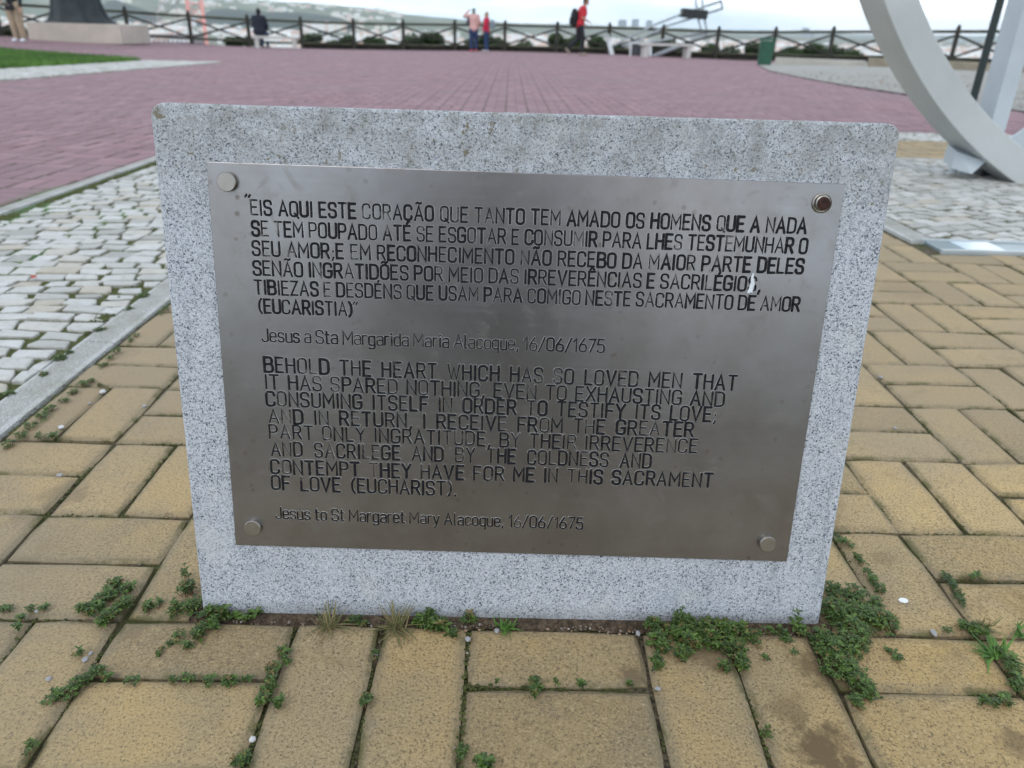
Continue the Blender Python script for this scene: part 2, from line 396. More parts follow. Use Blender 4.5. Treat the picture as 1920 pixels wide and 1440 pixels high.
def fixn(o):
    bm = bmesh.new(); bm.from_mesh(o.data); bmesh.ops.recalc_face_normals(bm, faces=bm.faces); bm.to_mesh(o.data); bm.free()
def bevel(o, wd, seg=2, ang=40):
    b = o.modifiers.new('bevel', 'BEVEL'); b.width = wd; b.segments = seg; b.limit_method = 'ANGLE'; b.angle_limit = RAD(ang); return o
def sheet(name, x0, x1, y0, y1, dz, mat, step=1.0, kind='structure', inside=None, parent=None):
    mb = MB(); nx = max(1, int(math.ceil((x1 - x0) / step))); ny = max(1, int(math.ceil((y1 - y0) / step)))
    X = [x0 + (x1 - x0) * i / nx for i in range(nx + 1)]; Y = [y0 + (y1 - y0) * j / ny for j in range(ny + 1)]
    vs = [(x, y, zg(x, y) + dz) for y in Y for x in X]
    fs = []
    for j in range(ny):
        for i in range(nx):
            if inside is None or inside((X[i] + X[i + 1]) / 2, (Y[j] + Y[j + 1]) / 2):
                fs.append((j * (nx + 1) + i, j * (nx + 1) + i + 1, (j + 1) * (nx + 1) + i + 1, (j + 1) * (nx + 1) + i))
    mb.add(vs, fs); o = mb.build(name, mat, parent)
    if parent is None: prop(o, kind=kind)
    return o

# fence line (photo pixel x, depth along the view) -> real ground positions
FPX = [-110, 10, 130, 247, 362, 470, 568, 665, 757, 853, 946, 1043, 1140, 1240, 1343, 1449, 1556, 1670, 1787, 1905, 2030]
def fpos(x):
    z = 25.5 + 7.2 * (1 - ((x - 850) / 900) ** 2)
    p = at_depth(x, 95, z); return Vector((p.x, p.y, zg(p.x, p.y)))
FP = [fpos(x) for x in FPX]
def fenceY(x):
    X = [p.x for p in FP]; Y = [p.y for p in FP]
    for i in range(len(X) - 1):
        if X[i] <= x <= X[i + 1]:
            t = (x - X[i]) / (X[i + 1] - X[i]); return Y[i] * (1 - t) + Y[i + 1] * t
    return Y[0] if x < X[0] else Y[-1]

# ------------------------------------------------------------------ SETTING: ground sheets
sheet('ground', -60, 60, -60, 4, -.05, M['joint_y'], 4.0)
def in_plateau(x, y): return y < fenceY(x) + 1.2 and abs(x) < 60
g2 = sheet('red_plaza', -24, 24, 4, 37, -.022, M['joint_r'], .5, inside=in_plateau)
redL = sheet('red_plaza_side', -9, -1.115, -1.5, 4, -.022, M['joint_r'], .5)
yb = sheet('yellow_paving', -.20, 6.0, -3.0, 4.70, -.0075, M['joint_y'], .4)
cbL = sheet('cobbled_strip', -1.085, -.265, -2.0, 4.93, -.0035, M['joint_c'], .4)
cbR = sheet('cobbled_bed', 2.10, 6.5, 1.66, 3.72, -.006, M['joint_c'], .4)
cbB = sheet('cobbled_border', -.20, 6.5, 4.70, 5.30, -.008, M['joint_c'], .4)

# one bevelled paver; long side along x; variants differ in their outline wear
def paver_mesh(hx, hy, seed, name, ch=.005, depth=.03, ins=.014, seg=3, jit=.0012, chip=.0):
    rr = random.Random(seed)
    def ring(dx, z, j, e, r=0.0):
        pts = []
        cs = [(-1, -1), (1, -1), (1, 1), (-1, 1)]
        for k in range(4):
            a = cs[k]; b = cs[(k + 1) % 4]
            for s_ in range(seg):
                t = s_ / seg
                x = (a[0] * (1 - t) + b[0] * t) * (hx - dx); y = (a[1] * (1 - t) + b[1] * t) * (hy - dx)
                if s_ == 0:
                    x -= a[0] * r; y -= a[1] * r
                pts.append((x + rr.uniform(-j, j), y + rr.uniform(-j, j), z + rr.uniform(-j, j) * .3))
        return pts
    n = 4 * seg
    tilt = [rr.uniform(-.0006, .0006) for _ in range(2)]
    R0 = ring(ins, 0, jit * .3, 0); R1 = ring(ch * 1.15, -.0008, jit * .8, .6, ch * .35); R2 = ring(.0, -ch * .85, jit, 1, ch * .5); R3 = ring(0, -depth, jit, 1, ch * .5)
    vs = R0 + R1 + R2 + R3; ed = [0.0] * n + [.55] * n + [1.0] * n + [1.0] * n
    vs = [(x, y, z + tilt[0] * x / hx + tilt[1] * y / hy) for x, y, z in vs]
    fs = [tuple(range(n))]
    for L_ in range(3):
        for k in range(n):
            fs.append((L_ * n + k, (L_ + 1) * n + k, (L_ + 1) * n + (k + 1) % n, L_ * n + (k + 1) % n))
    mb = MB(); mb.add(vs, fs, 0, 0.0, ed); return mb

JY = .0030
def basket(u0, u1, v0, v1):
    """rectangles (x0,y0,x1,y1) of the basket-weave, grid cells of 0.1 m"""
    out_ = []
    for i in range(math.floor(u0 / 2), math.ceil(u1 / 2)):
        for j in range(math.floor(v0 / 2), math.ceil(v1 / 2)):
            x, y = i * .2, j * .2
            if (i + j) % 2 == 0: out_ += [(x, y, x + .1, y + .2), (x + .1, y, x + .2, y + .2)]
            else:
                m_ = .115 if (j == -2 and v0 == -20) else .1
                out_ += [(x, y, x + .2, y + m_), (x, y + m_, x + .2, y + .2)]
    return out_
def clip(r, x0, y0, x1, y1):
    a = (max(r[0], x0), max(r[1], y0), min(r[2], x1), min(r[3], y1))
    return a if a[2] - a[0] > .018 and a[3] - a[1] > .018 else None
def visible(x, y, z=0.0, mg=60):
    px, py, d = proj((x, y, z + zg(x, y)))
    if d <= 0.02 or px < -mg or px > 1920 + mg or py < -mg or py > 1440 + mg: return False
    # behind the memorial slab
    if y > -.19 and 375 + (1150 - py) * -.09 < px < 1535 + (1180 - py) * .17 and 215 < py < 1150: return False
    return True

SLABX0, SLABX1, SLABY = .288, 1.0145, -.190
def lay(rects, base, matkey, nm, top, nvar, maxparts, seedoff, far_seg=1):
    meshes = {}
    mat = M[matkey]
    items = []
    for r in rects:
        cx, cy = (r[0] + r[2]) / 2, (r[1] + r[3]) / 2
        vis = visible(cx, cy, mg=150)
        items.append((0 if vis else 1, (Vector((cx, cy, 0)) - CO).length, r))
    items.sort(key=lambda t: (t[0], t[1]))
    parts = [it for it in items if it[0] == 0][:maxparts]; rest = items[len(parts):]
    rr = random.Random(seedoff)
    for _, _, r in parts:
        wx, wy = r[2] - r[0], r[3] - r[1]; rot = wy > wx
        lx, ly = (wy, wx) if rot else (wx, wy)
        key = (round(lx, 3), round(ly, 3), rr.randrange(nvar))
        if key not in meshes:
            me = paver_mesh(lx / 2 - JY / 2, ly / 2 - JY / 2, hash(key) % 9999, nm).mesh(nm, False, ('edge',))
            me.materials.append(mat); meshes[key] = me
        o = bpy.data.objects.new(nm, meshes[key]); COL.objects.link(o)
        cx, cy = (r[0] + r[2]) / 2, (r[1] + r[3]) / 2
        o.location = (cx + rr.gauss(0, .0011), cy + rr.gauss(0, .0011), zg(cx, cy) + top + rr.gauss(0, .0009))
        o.rotation_euler = (rr.gauss(0, .007), rr.gauss(0, .007), (math.pi / 2 if rot else 0) + (math.pi if rr.random() < .5 else 0) + rr.gauss(0, .006))
        o.parent = base
    mb = MB()
    for flag, dist, r in rest:
        hx, hy = (r[2] - r[0]) / 2 - JY / 2, (r[3] - r[1]) / 2 - JY / 2
        cx, cy = (r[0] + r[2]) / 2 + rr.gauss(0, .001), (r[1] + r[3]) / 2 + rr.gauss(0, .001); z = zg(cx, cy) + top + rr.gauss(0, .0012)
        tx, ty = rr.gauss(0, .006), rr.gauss(0, .006)
        rings = [(.012, 0, 0.0), (.0, -.0045, 1.0), (.0, -.02, 1.0)] if dist < 9 else [(.004, 0, 0.1), (0, -.005, 1.0)]
        vs = []; ed = []
        for ins, dz, e in rings:
            for sx, sy in ((-1, -1), (1, -1), (1, 1), (-1, 1)):
                x, y = sx * (hx - ins), sy * (hy - ins); vs.append((cx + x, cy + y, z + dz + tx * x + ty * y)); ed.append(e)
        fs = [(0, 1, 2, 3)] + [(L_ * 4 + k, (L_ + 1) * 4 + k, (L_ + 1) * 4 + (k + 1) % 4, L_ * 4 + (k + 1) % 4) for L_ in range(len(rings) - 1) for k in range(4)]
        mb.add(vs, fs, 0, rr.random(), ed)
    if mb.v:
        o = mb.build(nm + '_field', mat, base, attrs=('rnd', 'edge')); o['kind'] = 'stuff'

# yellow pavers: field cut by the kerbs, the slab foot and the cobbled bed
rects = []
for r in basket(-2, 52, -20, 48):
    if r[3] < -.95: continue
    if r[0] > 1.55 and r[3] < -.45: continue
    c = clip(r, -.185, -2, 6.0, 4.70)
    if not c: continue
    cx, cy = (c[0] + c[2]) / 2, (c[1] + c[3]) / 2
    if c[2] > 2.02 and 1.52 < cy < 3.84:
        if cx > 2.02: continue
        c = clip(c, -1, -2, 2.02, 5)
    elif c[2] > 2.02 and 1.4 < cy <= 1.52: c = clip(c, -1, -2, 6, 1.52)
    if c and SLABX0 - .01 < cx < SLABX1 + .01 and SLABY < cy < -.085 and c[3] <= -.09: continue
    if c and c[0] < SLABX1 and c[2] > SLABX0 and c[1] < -.1 and c[3] > -.05:
        if cx > SLABX0 and cx < SLABX1: c = clip(c, -5, -.095, 9, 9)
        elif cx >= SLABX1: c = clip(c, SLABX1 + .004, -5, 9, 9)
        else: c = clip(c, -5, -5, SLABX0 - .004, 9)
    if c: rects.append(c)
lay(rects, yb, 'yellow', 'paver', 0.0, 6, 300, 11)
# red pavers
rectsA = []
for r in basket(-90, -11, -15, 40):
    c = clip(r, -9, -1.5, -1.155, 4.0)
    if c: rectsA.append(c)
lay(rectsA, redL, 'red', 'paver', -.006, 6, 300, 12)
rectsB = []
def red_edge_x(y): return interp(y, [4, 8, 10.5, 12.7, 14.5, 18.6, 25, 31], [6.3, 6.28, 6.28, 6.28, 6.42, 6.9, 8.5, 11.5])
for r in basket(-240, 130, 40, 360):
    cx, cy = (r[0] + r[2]) / 2, (r[1] + r[3]) / 2
    if cy < 4 or cy > fenceY(cx) + .3: continue
    if cy < 5.32 and cx > -1.15: continue
    if cx > red_edge_x(cy): continue
    px, py, d = proj((cx, cy, zg(cx, cy)))
    if px < -500 or px > 2500: continue
    if cx < -5.2 and (8 < cy < 15.6) and cx > -6.8: continue
    if cx <= -6.6 and 10.3 < cy < 15.6 + (-6.7 - cx) * .7: continue
    rectsB.append(r)
lay(rectsB, g2, 'red', 'paver', -.006, 6, 300, 13)

# small irregular limestone cobbles
def cobbles(base, x0, x1, y0, y1, rowh, wmin, wmax, seed, maxparts, top=.003, ang=0.0, inside=None, nm='cobble', simple=False):
    rr = random.Random(seed); stones = []
    ca, sa = math.cos(ang), math.sin(ang)
    mx_, my_ = (x0 + x1) / 2, (y0 + y1) / 2
    hw = abs(x1 - x0) / 2 * abs(ca) + abs(y1 - y0) / 2 * abs(sa) + .1; hh = abs(y1 - y0) / 2 * abs(ca) + abs(x1 - x0) / 2 * abs(sa) + .1
    def warp(x, y):
        q = noise.noise_vector(Vector((x * 2.2 + seed, y * 2.2, 0))) * .035
        return (mx_ + (x * ca - y * sa) + q.x, my_ + (x * sa + y * ca) + q.y)
    y = -hh
    while y < hh:
        h = rowh * rr.uniform(.85, 1.18); x = -hw + rr.uniform(0, wmax)
        while x < hw:
            w_ = rr.uniform(wmin, wmax); g = rr.uniform(.0022, .0070) * (1.5 if x0 > 2 else 1)
            cs = [(x + g, y + g), (x + w_ - g, y + g), (x + w_ - g, y + h - g), (x + g, y + h - g)]
            cc = []
            for k in range(4):
                a, b = cs[k], cs[(k + 1) % 4]
                cc.append((a[0] + rr.uniform(-1, 1) * .0085, a[1] + rr.uniform(-1, 1) * .0085))
                if rr.random() < .55:
                    t = rr.uniform(.35, .65); ox = .004 * rr.uniform(-.4, 1)
                    nx, ny = (b[1] - a[1]), -(b[0] - a[0]); l = math.hypot(nx, ny) or 1
                    cc.append((a[0] * (1 - t) + b[0] * t + nx / l * ox, a[1] * (1 - t) + b[1] * t + ny / l * ox))
            cc = [warp(*p) for p in cc]
            cx = sum(p[0] for p in cc) / len(cc); cy = sum(p[1] for p in cc) / len(cc)
            if x0 - .022 < cx < x1 + .022 and y0 - .012 < cy < y1 + .012 and (inside is None or inside(cx, cy)):
                cc = [(min(max(p[0], x0 + .004), x1 - .004), min(max(p[1], y0 + .004), y1 - .004)) for p in cc]
                if max(p[0] for p in cc) - min(p[0] for p in cc) < .016 or max(p[1] for p in cc) - min(p[1] for p in cc) < .016: x += w_; continue
                cx = sum(p[0] for p in cc) / len(cc); cy = sum(p[1] for p in cc) / len(cc)
                stones.append((cx, cy, cc))
            x += w_
        y += h
    def shape(cx, cy, cc, ox, oy, oz):
        n = len(cc); vs = []; ed = []
        tx, ty = rr.gauss(0, .035), rr.gauss(0, .035); dz = rr.gauss(0, .0014)
        for sc, z, e in ((.86, .0004, 0.0), (.975, -.0012, .15), (1.0, -.0065, 1.0), (1.0, -.02, 1.0)):
            for p in cc:
                x, y = (p[0] - cx) * sc, (p[1] - cy) * sc
                vs.append((x + cx - ox, y + cy - oy, oz + z + dz + tx * x + ty * y + (rr.uniform(-.0007, .0007)))); ed.append(e)
        fs = [tuple(range(n))] + [(L_ * n + k, (L_ + 1) * n + k, (L_ + 1) * n + (k + 1) % n, L_ * n + (k + 1) % n) for L_ in range(3) for k in range(n)]
        return vs, fs, ed
    stones.sort(key=lambda s_: (0 if visible(s_[0], s_[1], mg=20) else 1, (Vector((s_[0], s_[1], 0)) - CO).length))
    npart = 0; mb = MB()
    for cx, cy, cc in stones:
        if npart < maxparts and visible(cx, cy, mg=20):
            vs, fs, ed = shape(cx, cy, cc, cx, cy, 0); q = MB(); q.add(vs, fs, 0, 0, ed)
            q.build(nm, M['lime'], base, attrs=('edge',), loc=(cx, cy, zg(cx, cy) + top)); npart += 1
        else:
            vs, fs, ed = shape(cx, cy, cc, 0, 0, zg(cx, cy) + top); mb.add(vs, fs, 0, rr.random(), ed)
    if mb.v:
        o = mb.build(nm + '_field', M['lime'], base, attrs=('rnd', 'edge')); o['kind'] = 'stuff'
cobbles(cbL, -1.045, -.262, -1.0, 4.9, .054, .062, .100, 21, 300, ang=.10)
def bed_ok(x, y): return not (y > 2.75 and y < 3.25 and abs(math.hypot(x - 4.23, .5) - 9) < 0)
cobbles(cbR, 2.115, 6.4, 1.68, 3.70, .062, .07, .115, 22, 300, top=.0065, ang=.35)
cobbles(cbB, -.20, 6.3, 4.72, 5.28, .055, .06, .10, 23, 0, top=.002)

# kerbs: each a run of cast blocks
def kerb(name, x0, x1, y0, y1, dz, blk, label=None, along='y'):
    root = empty(name, ((x0 + x1) / 2, (y0 + y1) / 2, 0)); root['kind'] = 'structure'
    t = y0 if along == 'y' else x0; end = y1 if along == 'y' else x1
    while t < end - .02:
        e = min(t + blk, end); mb = MB()
        a, b = (x0, x1) if along == 'y' else (y0, y1)
        n = 4; vs = []; ed = []; prof = [(0, -.05, 1), (0, -.002, 1), (.006, .0, .8), (.016, .0005, 0), (b - a - .016, .0005, 0), (b - a - .006, 0, .8), (b - a, -.002, 1), (b - a, -.05, 1)]
        for k in range(n + 1):
            l = t + .0015 + (e - t - .003) * k / n
            for q, z, ee in prof:
                if along == 'y': x, y = a + q, l
                else: x, y = l, a + q
                vs.append((x - root.location.x, y - root.location.y, zg(x, y) + dz + z)); ed.append(ee)
        m_ = len(prof); fs = []
        for k in range(n):
            for j in range(m_ - 1):
                f_ = (k * m_ + j, k * m_ + j + 1, (k + 1) * m_ + j + 1, (k + 1) * m_ + j)
                fs.append(f_)
        fs += [tuple(range(m_)), tuple(range(n * m_, (n + 1) * m_))]
        mb.add(vs, fs, 0, 0, ed); o = mb.build('kerb_block', M['kerb'], root, attrs=('edge',)); fixn(o)
        t = e
    return root
kerb('kerb', -.262, -.190, -1.2, 4.70, .004, .9)
kerb('plaza_kerb', -1.145, -1.092, -1.5, 4.95, .010, 1.0)
kerb('bed_kerb', 2.024, 2.110, 1.66, 3.78, .006, 1.1)
kerb('bed_kerb_rear', 2.115, 6.4, 3.72, 3.78, .004, 1.0, along='x')

# ------------------------------------------------------------------ MEMORIAL SLAB
LEAN = RAD(9)
# local frame of the slab: x right, y into the stone, z up along its face; origin at front foot line
slab_root = empty('memorial_slab', (0.651, SLABY, 0))
slab_root.rotation_euler = (-LEAN, 0, 0)
prop(slab_root, 'low speckled grey granite slab leaning back, holding the steel plaque with the engraved prayer', 'memorial stone')
SW, SH, ST = .7245, .562, .075
def slab_mesh():
    bm = bmesh.new()
    hw = SW / 2; zb = -.06; r = .013
    prof = []
    def arc(cx, cz, a0, a1, n=6):
        return [(cx + math.cos(a0 + (a1 - a0) * k / n) * r, cz + math.sin(a0 + (a1 - a0) * k / n) * r) for k in range(n + 1)]
    prof = [(-hw, zb), (hw, zb)]
    prof += [(hw, zb + (SH - r - zb) * k / 24) for k in range(1, 24)]
    prof += arc(hw - r, SH - r, 0, math.pi / 2)
    prof += [(hw - r - (SW - 2 * r) * k / 30, SH) for k in range(1, 30)]
    prof += arc(-hw + r, SH - r, math.pi / 2, math.pi)
    prof += [(-hw, SH - r - (SH - r - zb) * k / 24) for k in range(1, 24)]
    rr = random.Random(5)
    prof = [(x + rr.gauss(0, .00012), z + rr.gauss(0, .00012)) for x, z in prof]
    f_ = [bm.verts.new((x, 0, z)) for x, z in prof]; b_ = [bm.verts.new((x, ST, z)) for x, z in prof]
    bm.faces.new(f_); bm.faces.new(b_[::-1])
    n = len(prof)
    for k in range(n): bm.faces.new((f_[k], b_[k], b_[(k + 1) % n], f_[(k + 1) % n]))
    bmesh.ops.recalc_face_normals(bm, faces=bm.faces)
    me = bpy.data.meshes.new('slab'); bm.to_mesh(me); bm.free(); return me
slab = mkobj('slab', slab_mesh(), slab_root, M['granite']); bevel(slab, .0035, 3, 50)

# plaque corners, mapped from the photo onto the slab's face
FN = Vector((0, -math.cos(LEAN), math.sin(LEAN))); FU = Vector((0, math.sin(LEAN), math.cos(LEAN))); FO = Vector((.651, SLABY, 0))
def onface(px, py, lift=.003):
    d = ray(px, py); o = FO + FN * lift
    t = (o - CO).dot(FN) / d.dot(FN); p = CO + d * t - FO
    return p.x, p.dot(FU)
PC = [onface(*q) for q in ((387, 303), (1585, 345), (1475, 1053), (442, 1022))]
PTH = .003
bm = bmesh.new()
fr = [bm.verts.new((x, -PTH, z)) for x, z in PC]; bk = [bm.verts.new((x, 0.0005, z)) for x, z in PC]
bm.faces.new(fr); bm.faces.new(bk[::-1])
for k in range(4): bm.faces.new((fr[k], bk[k], bk[(k + 1) % 4], fr[(k + 1) % 4]))
bmesh.ops.recalc_face_normals(bm, faces=bm.faces)
me = bpy.data.meshes.new('plaque'); bm.to_mesh(me); bm.free()
plaque = mkobj('plaque', me, slab_root, M['plaque']); bevel(plaque, .0006, 2)
plaque['label'] = 'stained satin steel plaque engraved with black capitals'

# bolts with flat caps; the upper right one has lost its cap
def lathe(mb, prof, n=28, mi=0, c=(0, 0)):
    vs = []
    for r, y in prof:
        for k in range(n):
            t = 2 * math.pi * k / n; vs.append((c[0] + math.cos(t) * r, y, c[1] + math.sin(t) * r))
    m = len(prof)
    fs = [(i * n + k, i * n + (k + 1) % n, (i + 1) * n + (k + 1) % n, (i + 1) * n + k) for i in range(m - 1) for k in range(n)]
    fs.append(tuple(range((m - 1) * n, m * n)))
    mb.add(vs, fs, mi)
for i, (px, py) in enumerate(((424, 341), (1440, 1021), (473, 991))):
    x, z = onface(px, py, .008); mb = MB()
    lathe(mb, [(.0086, -PTH + .0002), (.0090, -.0062), (.0087, -.0065), (.0092, -.0069), (.0093, -.0080), (.0087, -.0087), (.002, -.0088)], c=(x, z))
    o = mb.build('bolt_cap', M['cap'], slab_root, True); fixn(o); o.data.set_sharp_from_angle(angle=RAD(35))
x, z = onface(1543, 381, .006); mb = MB()
lathe(mb, [(.0098, -PTH + .0002), (.0098, -.0046), (.0088, -.0054), (.0086, -.0040), (.0078, -.0040), (.0075, -.0066), (.0062, -.0072), (.0058, -.0045), (.002, -.0044)], c=(x, z))
q = [(.0066, -.0062), (.0064, -.0078), (.0045, -.0086), (.002, -.0082)]
lathe(mb, q, 20, 1, (x + .0006, z - .0004))
o = mb.build('bolt', [M['cap'], M['rust']], slab_root, True); fixn(o); o.data.set_sharp_from_angle(angle=RAD(35)); o['label'] = 'open bolt without its cap, rusty in the middle'

# --- engraved lettering: a single-stroke alphabet swept as shallow lipped grooves
def P_(*a): return list(a)
K = .22
FONT = {
 'A': (.52, [[(0, 0), (.26, 1), (.52, 0)], [(.09, .33), (.43, .33)]]),
 'B': (.46, [[(0, 0), (0, 1), (.44, 1, .2), (.44, .54, .2), (0, .54)], [(.1, .54), (.47, .54, .2), (.47, 0, .2), (0, 0)]]),
 'C': (.46, [[(.46, .74), (.46, 1, K), (0, 1, K), (0, 0, K), (.46, 0, K), (.46, .26)]]),
 'D': (.48, [[(0, 0), (0, 1), (.48, 1, .28), (.48, 0, .28), (0, 0)]]),
 'E': (.40, [[(.40, 1), (0, 1), (0, 0), (.40, 0)], [(0, .52), (.34, .52)]]),
 'F': (.40, [[(.40, 1), (0, 1), (0, 0)], [(0, .50), (.34, .50)]]),
 'G': (.47, [[(.47, .76), (.47, 1, K), (0, 1, K), (0, 0, K), (.47, 0, K), (.47, .46), (.26, .46)]]),
 'H': (.46, [[(0, 0), (0, 1)], [(.46, 0), (.46, 1)], [(0, .52), (.46, .52)]]),
 'I': (.06, [[(.03, 0), (.03, 1)]]),
 'J': (.36, [[(.36, 1), (.36, 0, .2), (0, 0, .16), (0, .2)]]),
 'L': (.38, [[(0, 1), (0, 0), (.38, 0)]]),
 'M': (.58, [[(0, 0), (0, 1), (.29, .35), (.58, 1), (.58, 0)]]),
 'N': (.48, [[(0, 0), (0, 1), (.48, 0), (.48, 1)]]),
 'O': (.47, [[(.235, 1), (.47, 1, .23), (.47, 0, .23), (0, 0, .23), (0, 1, .23), (.235, 1)]]),
 'P': (.44, [[(0, 0), (0, 1), (.44, 1, .22), (.44, .46, .22), (0, .46)]]),
 'Q': (.47, [[(.235, 1), (.47, 1, .23), (.47, 0, .23), (0, 0, .23), (0, 1, .23), (.235, 1)], [(.28, .2), (.52, -.12)]]),
 'R': (.45, [[(0, 0), (0, 1), (.43, 1, .22), (.43, .48, .22), (0, .48)], [(.24, .48), (.46, 0)]]),
 'S': (.44, [[(.44, .76), (.44, 1, .2), (0, 1, .2), (0, .54, .2), (.44, .48, .2), (.44, 0, .2), (0, 0, .2), (0, .24)]]),
 'T': (.46, [[(0, 1), (.46, 1)], [(.23, 1), (.23, 0)]]),
 'U': (.46, [[(0, 1), (0, 0, .23), (.46, 0, .23), (.46, 1)]]),
 'V': (.50, [[(0, 1), (.25, 0), (.50, 1)]]),
 'W': (.66, [[(0, 1), (.17, 0), (.33, .8), (.49, 0), (.66, 1)]]),
 'X': (.48, [[(0, 0), (.48, 1)], [(0, 1), (.48, 0)]]),
 'Y': (.48, [[(0, 1), (.24, .48), (.48, 1)], [(.24, .48), (.24, 0)]]),
 'Z': (.44, [[(0, 1), (.44, 1), (0, 0), (.44, 0)]]),
 ',': (.10, [[(.08, .06), (.02, -.16)]]),
 '.': (.06, [[(.03, .03), (.03, -.01)]]),
 ';': (.10, [[(.06, .50), (.06, .46)], [(.08, .06), (.01, -.16)]]),
 '(': (.20, [[(.20, 1.04), (.04, .78, .2), (.04, .2, .2), (.20, -.06)]]),
 ')': (.20, [[(0, 1.04), (.16, .78, .2), (.16, .2, .2), (0, -.06)]]),
 '"': (.20, [[(.02, 1.12), (.09, 1.32)], [(.16, 1.12), (.23, 1.32)]]),
 '1': (.22, [[(0, .78), (.18, 1), (.18, 0)]]),
 '6': (.44, [[(.30, 1), (.03, .45), (.0, 0, .22), (.44, 0, .22), (.44, .54, .22), (.08, .54)]]),
 '0': (.44, [[(.22, 1), (.44, 1, .22), (.44, 0, .22), (0, 0, .22), (0, 1, .22), (.22, 1)]]),
 '7': (.42, [[(0, 1), (.42, 1), (.12, 0)]]),
 '5': (.42, [[(.40, 1), (.06, 1), (.02, .58), (.42, .62, .2), (.42, 0, .2), (0, 0, .2), (0, .18)]]),
 '/': (.36, [[(0, -.08), (.36, 1.02)]]),
 'a': (.36, [[(.02, .60), (.04, .70, .12), (.36, .70, .14), (.36, 0)], [(.36, .40), (0, .40, .16), (0, 0, .16), (.36, .02, .1), (.36, .12)]]),
 'c': (.34, [[(.34, .54), (.34, .70, .16), (0, .70, .17), (0, 0, .17), (.34, 0, .16), (.34, .16)]]),
 'd': (.36, [[(.36, 1), (.36, 0)], [(.36, .14), (.36, 0, .1), (0, 0, .17), (0, .70, .17), (.36, .70, .17), (.36, .5)]]),
 'e': (.36, [[(0, .37), (.36, .37), (.36, .70, .17), (0, .70, .17), (0, 0, .17), (.34, 0, .14), (.35, .12)]]),
 'g': (.36, [[(.36, .70), (.36, -.28, .17), (.02, -.28, .1), (.02, -.18)], [(.36, .5), (.36, .70, .17), (0, .70, .17), (0, 0, .17), (.36, 0, .17), (.36, .14)]]),
 'i': (.06, [[(.03, .70), (.03, 0)], [(.03, .94), (.03, .90)]]),
 'l': (.12, [[(.02, 1), (.02, 0, .08), (.12, 0)]]),
 'o': (.36, [[(.18, .70), (.36, .70, .17), (.36, 0, .17), (0, 0, .17), (0, .70, .17), (.18, .70)]]),
 'q': (.36, [[(.36, .70), (.36, -.30)], [(.36, .5), (.36, .70, .17), (0, .70, .17), (0, 0, .17), (.36, 0, .17), (.36, .14)]]),
 'r': (.24, [[(0, .70), (0, 0)], [(0, .48), (.02, .70, .16), (.24, .70)]]),
 's': (.33, [[(.33, .56), (.32, .70, .14), (0, .70, .14), (0, .38, .14), (.33, .33, .14), (.33, 0, .14), (0, 0, .14), (0, .14)]]),
 't': (.24, [[(.08, .95), (.08, 0, .1), (.24, 0)], [(0, .70), (.22, .70)]]),
 'u': (.35, [[(0, .70), (0, 0, .16), (.35, 0, .16), (.35, .2)], [(.35, .70), (.35, 0)]]),
 'y': (.36, [[(0, .70), (.19, .02)], [(.36, .70), (.14, -.20, .08), (.02, -.26)]]),
}
ACC = {'Ã': ('A', 'tilde'), 'Õ': ('O', 'tilde'), 'É': ('E', 'acute'), 'Ê': ('E', 'circ'), 'Ç': ('C', 'ced')}
def letter(ch):
    if ch in ACC:
        b, a = ACC[ch]; w_, st = FONT[b]; st = list(st); c = w_ / 2
        if a == 'tilde': st = st + [[(c - .17, 1.17), (c - .08, 1.25, .06), (c + .08, 1.15, .06), (c + .17, 1.24)]]
        if a == 'acute': st = st + [[(c - .01, 1.15), (c + .05, 1.28)]]
        if a == 'circ': st = st + [[(c - .13, 1.14), (c, 1.30), (c + .13, 1.14)]]
        if a == 'ced': st = st + [[(c, -.03), (c + .05, -.12), (c - .04, -.2)]]
        return w_, st
    return FONT[ch]
def round_path(pts):
    out_ = []
    for i, p in enumerate(pts):
        if len(p) == 3 and 0 < i < len(pts) - 1:
            a = Vector(pts[i - 1][:2]); b = Vector(p[:2]); c = Vector(pts[i + 1][:2])
            r = min(p[2], (a - b).length * .5 if len(pts[i - 1]) == 3 else (a - b).length, (c - b).length * .5 if len(pts[i + 1]) == 3 else (c - b).length)
            u = (a - b).normalized() * r; v = (c - b).normalized() * r
            for k in range(6):
                t = k / 5; out_.append(b + u * (1 - t) ** 2 + v * t ** 2)
        else: out_.append(Vector(p[:2]))
    res = [out_[0]]
    for q in out_[1:]:
        if (q - res[-1]).length > .012: res.append(q)
    return res
